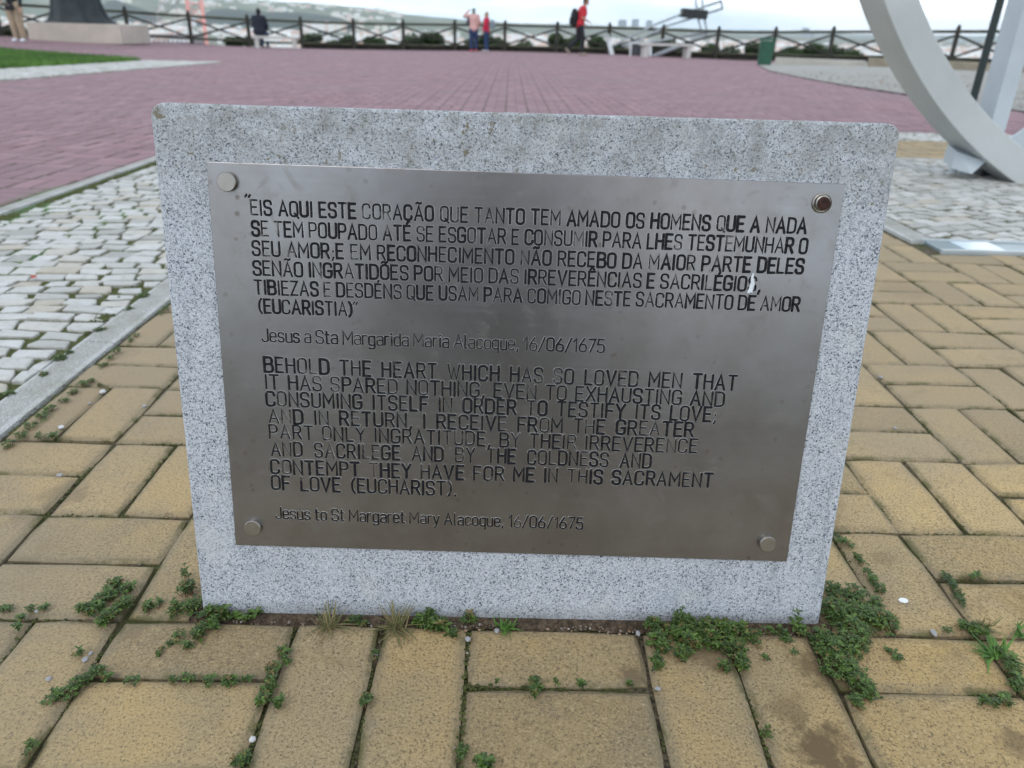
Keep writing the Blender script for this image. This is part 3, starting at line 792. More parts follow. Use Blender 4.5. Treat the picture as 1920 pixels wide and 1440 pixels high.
LINES = [
 ('EIS AQUI ESTE CORAÇÃO QUE TANTO TEM AMADO OS HOMENS QUE A NADA', 472, 402.5, 1510, 437.5, 27, .21, .52, 1.05),
 ('SE TEM POUPADO ATÉ SE ESGOTAR E CONSUMIR PARA LHES TESTEMUNHAR O', 474, 441.5, 1511, 475, 27, .20, .48, 1.0),
 ('SEU AMOR;E EM RECONHECIMENTO NÃO RECEBO DA MAIOR PARTE DELES', 475, 479, 1504, 513, 26.5, .21, .52, 1.05),
 ('SENÃO INGRATIDÕES POR MEIO DAS IRREVERÊNCIAS E SACRILÉGIOS,', 476.5, 515.5, 1424, 546, 26, .20, .46, 1.0),
 ('TIBIEZAS E DESDÉNS QUE USAM PARA COMIGO NESTE SACRAMENTO DE AMOR', 479, 551, 1497, 583.5, 25.5, .20, .46, 1.0),
 ('(EUCARISTIA)', 486, 586, 661, 592, 25, .20, .46, 1.05),
 ('Jesus a Sta Margarida Maria Alacoque, 16/06/1675', 492.5, 640, 1132, 661, 24, .15, .36, .72),
 ('BEHOLD THE HEART WHICH HAS SO LOVED MEN THAT', 497, 697, 1378.5, 731.5, 27, .22, .72, 1.0),
 ('IT HAS SPARED NOTHING, EVEN TO EXHAUSTING AND', 499, 728.5, 1355.5, 761.5, 26, .20, .60, .9),
 ('CONSUMING ITSELF IN ORDER TO TESTIFY ITS LOVE;', 500.5, 760, 1341, 790, 26, .22, .70, .95),
 ('AND IN RETURN, I RECEIVE FROM THE GREATER', 505.5, 792.5, 1298, 818.5, 25.5, .22, .72, .95),
 ('PART ONLY INGRATITUDE, BY THEIR IRREVERENCE', 506.5, 821.5, 1305.5, 849.5, 25, .22, .62, .85),
 ('AND SACRILEGE AND BY THE COLDNESS AND', 510, 854, 1219, 877, 25.5, .22, .84, .95),
 ('CONTEMPT THEY HAVE FOR ME IN THIS SACRAMENT', 509.5, 887.5, 1333.5, 913, 25, .22, .66, 1.0),
 ('OF LOVE (EUCHARIST).', 511, 917.5, 854, 929, 25, .20, .72, .95),
 ('Jesus to St Margaret Mary Alacoque, 16/06/1675', 518, 972, 1091.5, 992, 21, .16, .40, .72),
]
LINES += [('"', 461, 396, 470, 397, 24, .1, .1, .8), ('"', 662, 595, 670, 595.5, 22, .1, .1, .8)]
zc = [0.0]
def stroke(mb, pts, hw, wear, y0):
    """pts in slab face coordinates; shallow lipped groove with round ends"""
    pts = [Vector(p) for p in pts]
    d0 = (pts[1] - pts[0]).normalized(); d1 = (pts[-1] - pts[-2]).normalized()
    n = len(pts)
    floor_l, floor_r, lip_l, lip_r = [], [], [], []
    for i, p in enumerate(pts):
        a = (pts[i] - pts[i - 1]).normalized() if i else d0; b = (pts[i + 1] - pts[i]).normalized() if i < n - 1 else d1
        t = (a + b); t = t.normalized() if t.length > 1e-4 else a
        nn = Vector((-t.y, t.x)); k = 1 / max(.55, math.sqrt(max(0.0, (1 + a.dot(b)) / 2)))
        floor_l.append(p + nn * hw * k); floor_r.append(p - nn * hw * k)
    # outline polygon with caps
    def cap(c, d, s):
        nn = Vector((-d.y, d.x)); return [c + nn * hw * math.cos(math.pi * q / 4) * s + d * hw * math.sin(math.pi * q / 4) * (1) for q in (1, 2, 3)]
    zc[0] = (zc[0] + 1) % 40; yf = y0 - .00016 - zc[0] * .000003
    vs = []
    for i in range(n): vs += [(floor_l[i].x, yf, floor_l[i].y), (floor_r[i].x, yf, floor_r[i].y)]
    fs = [(2 * i, 2 * i + 1, 2 * i + 3, 2 * i + 2) for i in range(n - 1)]
    c1 = cap(pts[-1], d1, 1); k = len(vs); vs += [(q.x, yf, q.y) for q in c1]; fs.append((2 * n - 2, 2 * n - 1, k + 2, k + 1, k))
    c0 = cap(pts[0], -d0, 1); k = len(vs); vs += [(q.x, yf, q.y) for q in c0]; fs.append((1, 0, k + 2, k + 1, k))
    mb.add(vs, fs, 0, 0, None, wear)
    # lip round the outline
    loop = [floor_l[i] for i in range(n)] + c1 + [floor_r[i] for i in range(n - 1, -1, -1)] + c0
    m_ = len(loop); lw = .00034; vs = []
    cen = loop
    for i, q in enumerate(loop):
        t = (loop[(i + 1) % m_] - loop[i - 1]); t = t.normalized() if t.length > 1e-6 else Vector((1, 0))
        o_ = Vector((t.y, -t.x)) * -1
        vs += [(q.x, y0 - .00012, q.y), (q.x + o_.x * lw * .45, y0 - .00015, q.y + o_.y * lw * .45), (q.x + o_.x * lw, y0 + .00002, q.y + o_.y * lw)]
    fs = []
    for i in range(m_):
        j = (i + 1) % m_
        fs += [(3 * i, 3 * j, 3 * j + 1, 3 * i + 1), (3 * i + 1, 3 * j + 1, 3 * j + 2, 3 * i + 2)]
    mb.add(vs, fs, 1, 0, None, 0)
rr = random.Random(99)
M['lip'] = plain('groove_lip_steel', (.58, .55, .53), .28, 1.0, .05, 100)
for (txt, ax, ay, bx, by, capx, gap, space, bold) in LINES:
    A = Vector(onface(ax, ay, PTH)); B = Vector(onface(bx, by, PTH)); At = Vector(onface(ax, ay - capx, PTH)); Bt = Vector(onface(bx, by - capx * 1.0, PTH))
    hA = (At - A).y; hB = (Bt - B).y
    total = 0
    for i, ch in enumerate(txt):
        total += space if ch == ' ' else letter(ch)[0] + (gap if i < len(txt) - 1 and txt[i + 1] != ' ' else 0)
    sx = (B - A).length / total; dx = (B - A).normalized()
    mb = MB(); cur = 0.0; zone = rr.random() * 10
    for i, ch in enumerate(txt):
        if ch == ' ': cur += space; continue
        w_, sts = letter(ch)
        t = cur / total; h = hA * (1 - t) + hB * t
        wear = 1.0 if rr.random() < (.26 if capx > 24.5 else .06) else 0
        b = bold * (rr.uniform(.80, 1.12)) * (.84 if wear == 1.0 else 1.0)
        hw = h * .094 * b
        jx, jy = rr.gauss(0, .006), rr.gauss(0, .010)
        for st in sts:
            pts = [A + dx * ((cur + q.x + jx) * sx) + Vector((0, 1)) * ((q.y + jy) * h) for q in round_path(st)]
            if len(pts) >= 2: stroke(mb, pts, hw, wear, -PTH)
        cur += w_ + (gap if i < len(txt) - 1 and txt[i + 1] != ' ' else 0)
    o = mb.build('inscription_line' if len(txt) > 1 else 'quotation_mark', [M['engrave'], M['lip']], plaque, attrs=('wear',))
    fixn(o) if False else None
# dropping running down over the word at the right
mb = MB()
rr = random.Random(3)
pth = [(1412, 512), (1410, 522), (1411, 532), (1408, 541), (1406, 550)]
rw = [.0008, .0016, .0020, .0024, .0026]
vs = []; 
for (px, py), r_ in zip(pth, rw):
    x, z = onface(px, py, PTH)
    for k in range(7):
        t = math.pi * k / 6; vs.append((x - math.cos(t) * r_ * rr.uniform(.7, 1.2), -PTH - .0003 - math.sin(t) * .0006, z + rr.gauss(0, .0006)))
fs = [(i * 7 + k, i * 7 + k + 1, (i + 1) * 7 + k + 1, (i + 1) * 7 + k) for i in range(4) for k in range(6)]
mb.add(vs, fs); o = mb.build('bird_dropping', plain('dropping_white', (.68, .70, .74), .8, 0, .1, 300), plaque, True)

# ------------------------------------------------------------------ GRAVEL, GRASS, COBBLE STRIP BEYOND THE RED PLAZA
def mat_gravel():
    m, nt, b = newmat('gravel'); v = pos(nt)
    c = ramp_out(nt, noise_(nt, 34, 5, .8, v), [(.30, (.20, .19, .18)), (.5, (.40, .39, .37)), (.70, (.56, .54, .51))])
    c = mixc(nt, ramp_out(nt, noise_(nt, 1.4, 4, .6, v), [(.42, 0.0), (.66, .6)]), c, (.36, .33, .28))
    nt.links.new(c, b.inputs['Base Color']); b.inputs['Roughness'].default_value = .95
    bump(nt, b, noise_(nt, 40, 4, .8, v), .03, 1.0); return m
M['gravel'] = mat_gravel()
gmb = MB(); ys = [5.30 + .5 * i for i in range(58)]
vs = []; fs = []
for j, y in enumerate(ys):
    x0 = red_edge_x(y) + .01
    for i in range(9):
        x = x0 + (24 - x0) * (i / 8) ** 1.3; vs.append((x, y, zg(x, y) + .008))
for j in range(len(ys) - 1):
    for i in range(8):
        cx = vs[j * 9 + i][0]
        if ys[j + 1] < fenceY(min(cx, 16)) + .8: fs.append((j * 9 + i, j * 9 + i + 1, (j + 1) * 9 + i + 1, (j + 1) * 9 + i))
gmb.add(vs, fs); prop(gmb.build('gravel_area', M['gravel']), kind='structure')
rr = random.Random(41); gm = MB()
for _ in range(5200):
    y = 5.4 + 14 * rr.random() ** 1.6; x = red_edge_x(y) + .03 + rr.random() * (2 + y * .55)
    px, py, d = proj((x, y, zg(x, y)))
    if not (0 < px < 1990): continue
    r = rr.uniform(.009, .022); z = zg(x, y) + .008
    a = rr.uniform(0, 6.28); vs = [(x + math.cos(a + k * 1.257) * r * rr.uniform(.7, 1.2), y + math.sin(a + k * 1.257) * r * rr.uniform(.7, 1.2), z) for k in range(5)] + [(x + rr.gauss(0, r * .2), y + rr.gauss(0, r * .2), z + r * rr.uniform(.4, .8))]
    gm.add(vs, [(k, (k + 1) % 5, 5) for k in range(5)], 0, rr.random())
def mat_rnd(name, stops, rough=.9):
    m, nt, b = newmat(name); nt.links.new(ramp_out(nt, rnd(nt), stops), b.inputs['Base Color']); b.inputs['Roughness'].default_value = rough; return m
M['grit'] = mat_rnd('grit', [(0, (.07, .05, .035)), (.45, (.17, .13, .09)), (.75, (.28, .25, .22)), (.9, (.30, .16, .07)), (1, (.42, .40, .39))])
prop(gm.build('gravel', M['grit']), kind='stuff')

# left: white cobble strip and lawn wedge
cs = sheet('white_cobble_strip', -6.75, -5.22, 6.5, 15.9, -.012, M['joint_c'], .5)
cobbles(cs, -6.75, -5.24, 6.5, 15.8, .10, .09, .14, 31, 0, top=.006, ang=.4)
def lawn_top(x): return 15.4 + (-6.75 - x) * .72
ls = sheet('lawn_soil', -16, -6.70, 9.0, 22, .0, plain('lawn_soil', (.05, .075, .02), .95, 0, .3, 3, space='pos'), .5, inside=lambda x, y: y < lawn_top(x) and x > -6.7 - (22 - y) * 3)
rr = random.Random(43); gm = MB()
n = 0
while n < 26000:
    y = 9 + 12.5 * rr.random(); x = -6.72 - rr.random() * 7.5
    if y > lawn_top(x): continue
    px, py, d = proj((x, y, zg(x, y)))
    if px < -60: n += .2; continue
    n += 1; z = zg(x, y); h = rr.uniform(.05, .11); a = rr.uniform(0, 6.28); wx, wy = math.cos(a) * .008, math.sin(a) * .008; lx, ly = rr.gauss(0, .03), rr.gauss(0, .03)
    cl = min(1, max(0, .5 + noise.noise(Vector((x * .8, y * .8, 0))) * .9 + rr.uniform(-.2, .2)))
    gm.add([(x - wx, y - wy, z), (x + wx, y + wy, z), (x + lx, y + ly, z + h)], [(0, 1, 2)], 0, cl)
prop(gm.build('lawn_grass', M['grassm']), label='short green lawn in the wedge behind the white cobble strip', cat='grass', kind='stuff')

# ------------------------------------------------------------------ WEEDS (ground positions mapped from the photo)
def leaf(mb, c, d, up, ln, wd, mi, rn):
    s_ = d.cross(up).normalized() * wd; m1 = c + d * ln * .35; m2 = c + d * ln * .75 + up * ln * .05; tip = c + d * ln - up * ln * .08
    q = up * wd * .35
    mb.add([c, m1 + s_ + q, m2 + s_ * .9 + q, tip, m2 - s_ * .9 + q, m1 - s_ + q, m1, m2], [(0, 6, 1), (1, 6, 7, 2), (2, 7, 3), (0, 5, 6), (5, 4, 7, 6), (4, 3, 7)], mi, rn)
def rosette(mb, c, rr, size, mi, nleaf=4, tiltr=.5):
    a0 = rr.uniform(0, 6.28)
    for k in range(nleaf):
        a = a0 + k * 6.283 / nleaf + rr.uniform(-.3, .3); el = rr.uniform(-.2, tiltr)
        d = Vector((math.cos(a) * math.cos(el), math.sin(a) * math.cos(el), math.sin(el))); up = Vector((-math.cos(a) * math.sin(el), -math.sin(a) * math.sin(el), math.cos(el)))
        leaf(mb, c, d, up, size * rr.uniform(.7, 1.25), size * .26, mi, min(1, max(0, rr.gauss(.45, .27))))
def weed(name, blobs, label, seed, size=.0044, hgt=.012, dens=1.0, dark=False, cat='weed', grp=None, nl=4, ptr=.5):
    rr = random.Random(seed); mb = MB(); ms = MB()
    c0 = G(*blobs[0][:2]); root = empty(name, (c0.x, c0.y, zg(c0.x, c0.y)))
    prop(root, label, cat, grp)
    for b_ in blobs:
        px, py, pr = b_[:3]; pr *= 1.0 if seed in (1, 3) else .82; up_ = b_[3] if len(b_) > 3 else 1.0
        g = G(px, py); r = pr / CAM_F * (g - CO).dot(FWD)
        sm_ = min(1.0, .45 + pr / 30.0); n = int(max(4, 46 * dens * (r / .010) ** 1.6 * sm_)); r *= 1.08
        for _ in range(n):
            a = rr.uniform(0, 6.283); q = r * math.sqrt(rr.random()) * rr.uniform(.6, 1.3)
            x, y = g.x + math.cos(a) * q, g.y + math.sin(a) * q * 1.15
            inside_slab = SLABX0 - .002 < x < SLABX1 + .002 and y > SLABY - .002 and y < -.08
            if inside_slab: y = SLABY - .003 - rr.random() * .012
            h = hgt * up_ * sm_ * (.25 + rr.random() * .9) * (1 - .5 * q / max(r, 1e-4))
            p = Vector((x, y, zg(x, y) + .002 + h)) - root.location
            q3 = rr.random(); rosette(mb, p, rr, size * (rr.uniform(.7, 1.1) if q3 < .9 else rr.uniform(1.2, 1.7)), 2 if q3 < .09 else (1 if (dark or q3 < .42) else 0), nl if q3 < .8 else rr.choice((3, 5, 6)), ptr)
            if rr.random() < .45:
                s0 = Vector((g.x + (x - g.x) * .6, min(g.y + (y - g.y) * .6, SLABY - .004) if inside_slab else g.y + (y - g.y) * .6, zg(x, y))) - root.location
                ms.tube([s0, (s0 + p) / 2 + Vector((rr.gauss(0, .001), rr.gauss(0, .001), .001)), p], [.0005, .0004, .0003], 3)
    mb.build('foliage', [M['leaf'], M['leaf2'], M['leafold']], root); 
    if ms.v: ms.build('stem', M['stem'], root)['kind'] = 'stuff'
    return root
weed('leafy_weed', [(1559, 1116, 16), (1600, 1124, 20), (1640, 1137, 10), (1565, 1152, 30), (1614, 1160, 30), (1654, 1173, 22), (1540, 1205, 16), (1559, 1228, 30), (1590, 1214, 26), (1565, 1257, 26), (1592, 1268, 24), (1611, 1296, 20), (1630, 1309, 12), (1603, 1325, 12), (1600, 1190, 25)], 'largest leafy green weed, spilling round the lower right corner of the granite slab', 1, dens=1.25, hgt=.016)
weed('leafy_weed', [(1662, 1222, 5, .4), (1672, 1230, 6, .5), (1684, 1240, 10, .6)], 'thin reddish weed runner creeping right over the paver beside the slab corner', 2, dens=.9)
weed('leafy_weed', [(1269, 1160, 14, 1.8), (1226, 1181, 16), (1234, 1214, 20), (1231, 1250, 14), (1269, 1193, 24), (1294, 1216, 18), (1275, 1235, 12), (1332, 1205, 22), (1356, 1189, 20), (1370, 1222, 20), (1356, 1260, 10), (1389, 1250, 14), (1386, 1195, 20), (1300, 1185, 18), (1325, 1180, 16)], 'wide clump of small-leaved weed growing under the slab left of its right corner', 3, dens=1.1, hgt=.015)
weed('leafy_weed', [(1413, 1197, 14), (1440, 1192, 12), (1462, 1192, 14), (1505, 1193, 14), (1432, 1238, 6), (1486, 1230, 7), (1475, 1208, 8), (1420, 1215, 8)], 'sparse yellowish weed sprigs along the slab foot between two green clumps', 4, dens=.7)
weed('leafy_weed', [(1486, 1185, 4, 3.6), (1488, 1180, 4, 4.6)], 'single upright weed sprig standing against the granite near the right', 5, dens=.8, size=.006)
weed('leafy_weed', [(217, 1103, 16), (200, 1127, 20), (180, 1147, 20), (157, 1147, 14), (205, 1163, 18), (233, 1140, 20), (240, 1110, 14)], 'thick green weed patch where three yellow pavers meet, left of the slab', 6, dens=1.2)
weed('leafy_weed', [(283, 1140, 12), (300, 1138, 8), (275, 1146, 9)], 'small weed tuft in the joint between the left weed patch and the slab corner', 7)
weed('leafy_weed', [(353, 1117, 16, 1.6), (363, 1147, 20), (330, 1150, 16), (397, 1160, 18), (403, 1177, 14), (370, 1198, 14), (340, 1200, 12), (352, 1220, 10), (380, 1185, 12), (350, 1092, 8, 2.6)], 'weed clump climbing round the lower left corner of the granite slab', 8, dens=1.1, hgt=.016)
weed('leafy_weed', [(303, 1222, 6, .4), (296, 1230, 5, .4), (318, 1210, 4, .3)], 'tiny trailing sprig on the paver below the left slab corner', 9)
weed('leafy_weed', [(423, 1155, 10, 1.6), (440, 1160, 7), (477, 1160, 9, 1.6), (460, 1164, 7)], 'little clover-like leaves poking up along the slab foot at the left', 10, size=.0065, nl=3)
weed('leafy_weed', [(147, 1290, 16), (133, 1305, 14), (103, 1315, 15), (183, 1267, 16), (150, 1230, 9), (200, 1275, 8), (165, 1280, 12)], 'weed strip in the slanting joint at the lower left of the paving', 11)
weed('leafy_weed', [(327, 1283, 10), (345, 1275, 6), (360, 1280, 8), (390, 1287, 10), (433, 1283, 11), (467, 1280, 9), (240, 1282, 7), (260, 1281, 6)], 'low weeds lining the joint between two yellow pavers, lower left', 12)
weed('leafy_weed', [(513, 1263, 15), (530, 1227, 11), (497, 1317, 16), (523, 1327, 11), (513, 1285, 13), (500, 1300, 12), (535, 1245, 8)], 'weeds filling the paver joint below the dry grass on the left', 13, dens=1.15)
weed('leafy_weed', [(457, 1433, 14), (440, 1436, 8)], 'weed cut off by the bottom edge, beside the white pebble', 14)
weed('leafy_weed', [(60, 1403, 10), (58, 1412, 8)], 'tiny weed in a joint near the bottom left corner', 15, size=.004)
weed('leafy_weed', [(83, 1147, 9), (60, 1147, 8), (20, 1147, 8), (43, 1165, 9), (35, 1182, 7), (8, 1148, 9)], 'thin weed line at the left end of the long joint level with the slab foot', 16)
weed('leafy_weed', [(690, 1317, 10), (686, 1325, 8)], 'small dark weed in the narrow joint under the slab, left of centre', 17, dark=True)
weed('leafy_weed', [(703, 1235, 9)], 'tiny weed tuft just below the dry grass tuft and grey pebble', 18, size=.004)
weed('leafy_weed', [(867, 1408, 10), (867, 1425, 8)], 'weed tuft in the centre joint near the bottom of the photo', 19, size=.004)
weed('leafy_weed', [(905, 1437, 13)], 'round-leaved weed peeping in at the bottom edge by the centre joint', 20, size=.007, nl=5)
weed('leafy_weed', [(1000, 1283, 8), (1003, 1303, 9), (1010, 1293, 5)], 'small leafy weed overhanging the joint of the middle pair of pavers', 21, size=.006)
weed('leafy_weed', [(1040, 1286, 7), (1087, 1288, 10), (930, 1284, 6), (1180, 1290, 9)], 'row of tiny weeds in the dark joint between the middle pair of pavers', 22, size=.004)
weed('leafy_weed', [(807, 1158, 10, 1.9), (790, 1170, 14), (827, 1175, 14), (850, 1193, 9), (883, 1168, 8, 1.8), (815, 1180, 12), (868, 1172, 6, 1.5)], 'round-leaved weed right of the dry grass at the slab foot', 23, size=.0065, nl=4)
weed('leafy_weed', [(667, 1170, 12), (650, 1172, 8), (685, 1173, 9)], 'dark weed between the two dry grass tufts', 24, dark=True, size=.004)
weed('leafy_weed', [(1580, 1020, 8), (1572, 1010, 6), (1590, 1028, 6)], 'bright grassy tuft right beside the slab edge', 25, size=.005)
weed('leafy_weed', [(1605, 1050, 8), (1613, 1060, 8), (1623, 1080, 9), (1640, 1100, 9), (1650, 1112, 12), (1632, 1090, 8)], 'weed trail in the slanting joint right of the slab', 26)
weed('leafy_weed', [(1768, 1083, 8), (1777, 1093, 10), (1793, 1120, 11), (1785, 1107, 10), (1800, 1132, 8)], 'dark green weed trail in the next slanting joint towards the right', 27, dark=True)
weed('leafy_weed', [(1827, 1087, 9), (1815, 1086, 6)], 'small weed under a paver edge at the far right of the second joint', 28)
weed('leafy_weed', [(1827, 1187, 18), (1800, 1180, 14), (1775, 1186, 8), (1845, 1192, 9)], 'green weeds around the curled grass at the right paver crossing', 29)
weed('leafy_weed', [(1890, 1245, 13), (1897, 1263, 15), (1913, 1297, 16), (1905, 1280, 14), (1870, 1225, 9)], 'weed band at the right edge below the curled grass', 30, dens=1.1)
weed('leafy_weed', [(1843, 1323, 12), (1883, 1320, 14), (1862, 1325, 8)], 'two low weeds on the horizontal joint near the lower right edge', 31)
weed('leafy_weed', [(1433, 1377, 11), (1436, 1386, 7)], 'small bright weed in the joint below the wide clump', 32, size=.004)
weed('leafy_weed', [(171, 718, 8), (155, 725, 9), (138, 738, 9), (120, 755, 9), (95, 772, 12), (80, 785, 12), (60, 803, 12), (40, 820, 12), (20, 838, 12), (101, 822, 10), (75, 823, 9), (187, 727, 7)], 'long strip of pale weeds along the kerb beside the yellow pavers', 33, size=.0045, dens=.85)
weed('leafy_weed', [(312, 582, 8), (300, 590, 6), (255, 632, 7), (245, 640, 7), (220, 662, 9), (208, 674, 9), (195, 690, 8)], 'weeds between kerb and pavers further back, by the left slab edge', 34, size=.0045, dens=.8)
weed('leafy_weed', [(187, 623, 11), (112, 677, 14), (83, 707, 10), (242, 583, 9), (271, 558, 11), (130, 665, 9), (18, 743, 10)], 'weeds among white cobbles along the near kerb', 35, size=.0045)

# grassy tufts
def tuft(name, px, py, label, n, ln, seed, mat='leafdry', flat=.5, spread=.012, cat='grass tuft', wd=.0011):
    rr = random.Random(seed); g = G(px, py); mb = MB(); root_z = zg(g.x, g.y)
    for _ in range(n):
        a = rr.uniform(0, 6.283); el = rr.uniform(.05, 1.35) if rr.random() > flat else rr.uniform(.02, .5)
        if math.sin(a) > 0 and g.y > SLABY - .03: el = max(el, .9)
        d = Vector((math.cos(a) * math.cos(el), math.sin(a) * math.cos(el), math.sin(el))); s_ = d.cross(Vector((0, 0, 1))).normalized() * wd * rr.uniform(.6, 1.2)
        b_ = Vector((rr.gauss(0, spread * .35), rr.gauss(0, spread * .25), .002)); l_ = ln * rr.uniform(.4, 1.1); p = b_; vs = []; dd = d.copy()
        for k in range(5):
            w_ = (1 - k / 4.0) ** .7
            vs += [p - s_ * w_, p + s_ * w_]; dd = (dd + Vector((rr.gauss(0, .08), rr.gauss(0, .08), -.10 * rr.random()))).normalized(); p = p + dd * l_ / 4
            if p.z < .002: p.z = .002
            if p.y + g.y > SLABY + p.z * .158 - .002: p.y = SLABY + p.z * .158 - .003 - g.y
        mb.add(vs, [(2 * k, 2 * k + 1, 2 * k + 3, 2 * k + 2) for k in range(4)], 0, rr.random())
    o = mb.build(name, M[mat], None, loc=(g.x, g.y, root_z)); prop(o, label, cat)
tuft('dry_grass_tuft', 618, 1178, 'straw-coloured dry grass tuft at the slab foot, the left one of two', 60, .034, 61)
tuft('dry_grass_tuft', 745, 1180, 'dry grass tuft with greener blades at the slab foot, right one of two', 80, .036, 62)
tuft('grass_tuft', 945, 1180, 'small green grass tuft beside a grey pebble at the slab foot', 34, .016, 63, 'grassm')
tuft('grass_tuft', 1832, 1172, 'curled dull green grass lying over the paver crossing at the right', 40, .030, 64, 'leafdry', .7)
tuft('grass_tuft', 1868, 1228, 'dark long-bladed grass lying along the joint at the right edge', 55, .032, 65, 'grassm', .9, .02, wd=.002)
tuft('grass_tuft', 1912, 1193, 'pointed green blades entering from the right edge', 16, .024, 66, 'grassm', .9, wd=.002)
tuft('grass_tuft', 133, 352, 'dark green grass tuft against the far kerb, among cobbles', 90, .06, 67, 'grassm', .5, .10, wd=.002)
tuft('grass_tuft', 105, 382, 'flat green grass tuft between white cobbles, left', 70, .05, 68, 'grassm', .8, .10, wd=.002)
tuft('grass_tuft', 243, 393, 'faint grass tuft between white cobbles near the slab', 60, .045, 69, 'grassm', .8, .08, wd=.002)

# moss along joints
rr = random.Random(71); mm = MB()
def moss(x, y, r, z=0.0):
    c = Vector((x, y, zg(x, y) + z)); n = 6; h = r * rr.uniform(.3, .6); a = rr.uniform(0, 6)
    vs = [c + Vector((math.cos(a + k * 1.047) * r * rr.uniform(.7, 1.2), math.sin(a + k * 1.047) * r * rr.uniform(.7, 1.2), 0)) for k in range(n)] + [c + Vector((rr.gauss(0, r * .2), rr.gauss(0, r * .2), h))]
    mm.add(vs, [(k, (k + 1) % n, n) for k in range(n)], 0, rr.random())
for r in rects:
    cx, cy = (r[0] + r[2]) / 2, (r[1] + r[3]) / 2
    if not visible(cx, cy, mg=200): continue
    for k in range(210):
        if rr.random() < .5: x, y = rr.uniform(r[0], r[2]), r[1 if rr.random() < .5 else 3]
        else: x, y = r[0 if rr.random() < .5 else 2], rr.uniform(r[1], r[3])
        if SLABX0 < x < SLABX1 and y > SLABY - .004: continue
        q = noise.noise(Vector((x * 6, y * 6, 3.3))) + .25 * noise.noise(Vector((x * 30, y * 30, 1)))
        if q > .06: moss(x + rr.gauss(0, .0016), y + rr.gauss(0, .0016), rr.uniform(.0006, .0019) * (1 + q), -.0062 + .0035 * rr.random())
for _ in range(4200):       # mossy line along the plaza kerb and between cobbles
    y = rr.uniform(.9, 4.8); x = -1.085 + abs(rr.gauss(0, .022)) + .0
    if noise.noise(Vector((x * 3, y * 2.3, 9))) > -.18: moss(x, y, rr.uniform(.004, .010), .0)
for _ in range(2600):
    y = rr.uniform(.1, 3); x = -.272 - abs(rr.gauss(0, .022))
    if noise.noise(Vector((x * 5, y * 5, 5))) > .0: moss(x, y, rr.uniform(.003, .007), .0)
for _ in range(1500):
    y = rr.uniform(-.1, 2.6); x = -.185 + abs(rr.gauss(0, .008))
    if noise.noise(Vector((x * 5, y * 5, 15))) > -.1: moss(x, y, rr.uniform(.002, .005), -.004)
prop(mm.build('joint_moss', M['moss']), label='dull green moss cushions lining the joints of pavers and cobbles', cat='moss', kind='stuff')

# pebbles and grit
def stone_mesh(mb, c, r, rr, mi=0):
    bm = bmesh.new(); bmesh.ops.create_icosphere(bm, subdivisions=1, radius=1)
    sx, sy, sz = rr.uniform(.8, 1.3), rr.uniform(.7, 1.0), rr.uniform(.45, .7)
    a = rr.uniform(0, 6.28); R_ = Matrix.Rotation(a, 3, 'Z')
    vs = []
    for v in bm.verts:
        q = Vector((v.co.x * sx, v.co.y * sy, v.co.z * sz)) * r * rr.uniform(.82, 1.12); vs.append(R_ @ q + Vector(c) + Vector((0, 0, r * sz * .7)))
    fs = [tuple(v.index for v in f.verts) for f in bm.faces]; bm.free(); mb.add(vs, fs, mi, rr.random())
for k, (px, py, pr, mt, lb) in enumerate([
    (474, 1389, 11, 'pebw', 'white quartz pebble in the joint near the bottom, largest one'), (160, 1238, 10, 'peb', 'grey pointed pebble caught in weeds, lower left joint'),
    (170, 1226, 5, 'peb', 'small grey pebble just above the pointed grey one'), (92, 1274, 8, 'peb', 'pinkish grey flat pebble lying on a paver at the lower left'),
    (117, 1293, 6, 'peb', 'flat pale pebble among the lower left weeds'), (69, 1147, 5, 'pebw', 'tiny white pebble in the long joint at far left'),
    (877, 1200, 9, 'peb', 'grey angular pebble in the centre joint below the slab'), (932, 1184, 7, 'peb', 'grey pebble beside the small grass tuft at the slab foot'),
    (706, 1226, 6, 'peb', 'oval grey pebble in the joint below the dry grass'), (1196, 1189, 8, 'peb', 'pale grey pebble left of the wide weed clump'),
    (1558, 1127, 12, 'pebw', 'white angular stone chip beside the right slab edge'), (115, 802, 7, 'pebw', 'oval white pebble in the joint near the kerb'),
    (193, 737, 8, 'pebw', 'white pebble at a paver corner, upper one near the kerb'), (168, 757, 5, 'peb', 'small pebble between two pebbles near the kerb'),
    (113, 892, 7, 'peb', 'smooth grey pebble on the edge of a left paver'), (271, 762, 6, 'peb', 'grey pebble in the joint close to the slab left edge'),
    (1233, 1292, 6, 'peb', 'small white pebble where the centre right joints meet'), (1750, 1188, 9, 'peb', 'mottled grey pebble in the joint right of the big weed'),
    (1650, 709, 6, 'peb', 'small white pebble on a paver right of the slab'), (1678, 803, 5, 'peb', 'grey pebble in a horizontal joint at the right')]):
    rr = random.Random(200 + k); g = G(px, py); mb = MB(); r = pr / CAM_F * (g - CO).dot(FWD) * .95
    stone_mesh(mb, (0, 0, 0), r, rr); o = mb.build('pebble', M[mt], None, loc=(g.x, g.y, zg(g.x, g.y) - .0005)); prop(o, lb, 'pebble'); bevel(o, r * .12, 2, 10)
rr = random.Random(77); gm = MB()
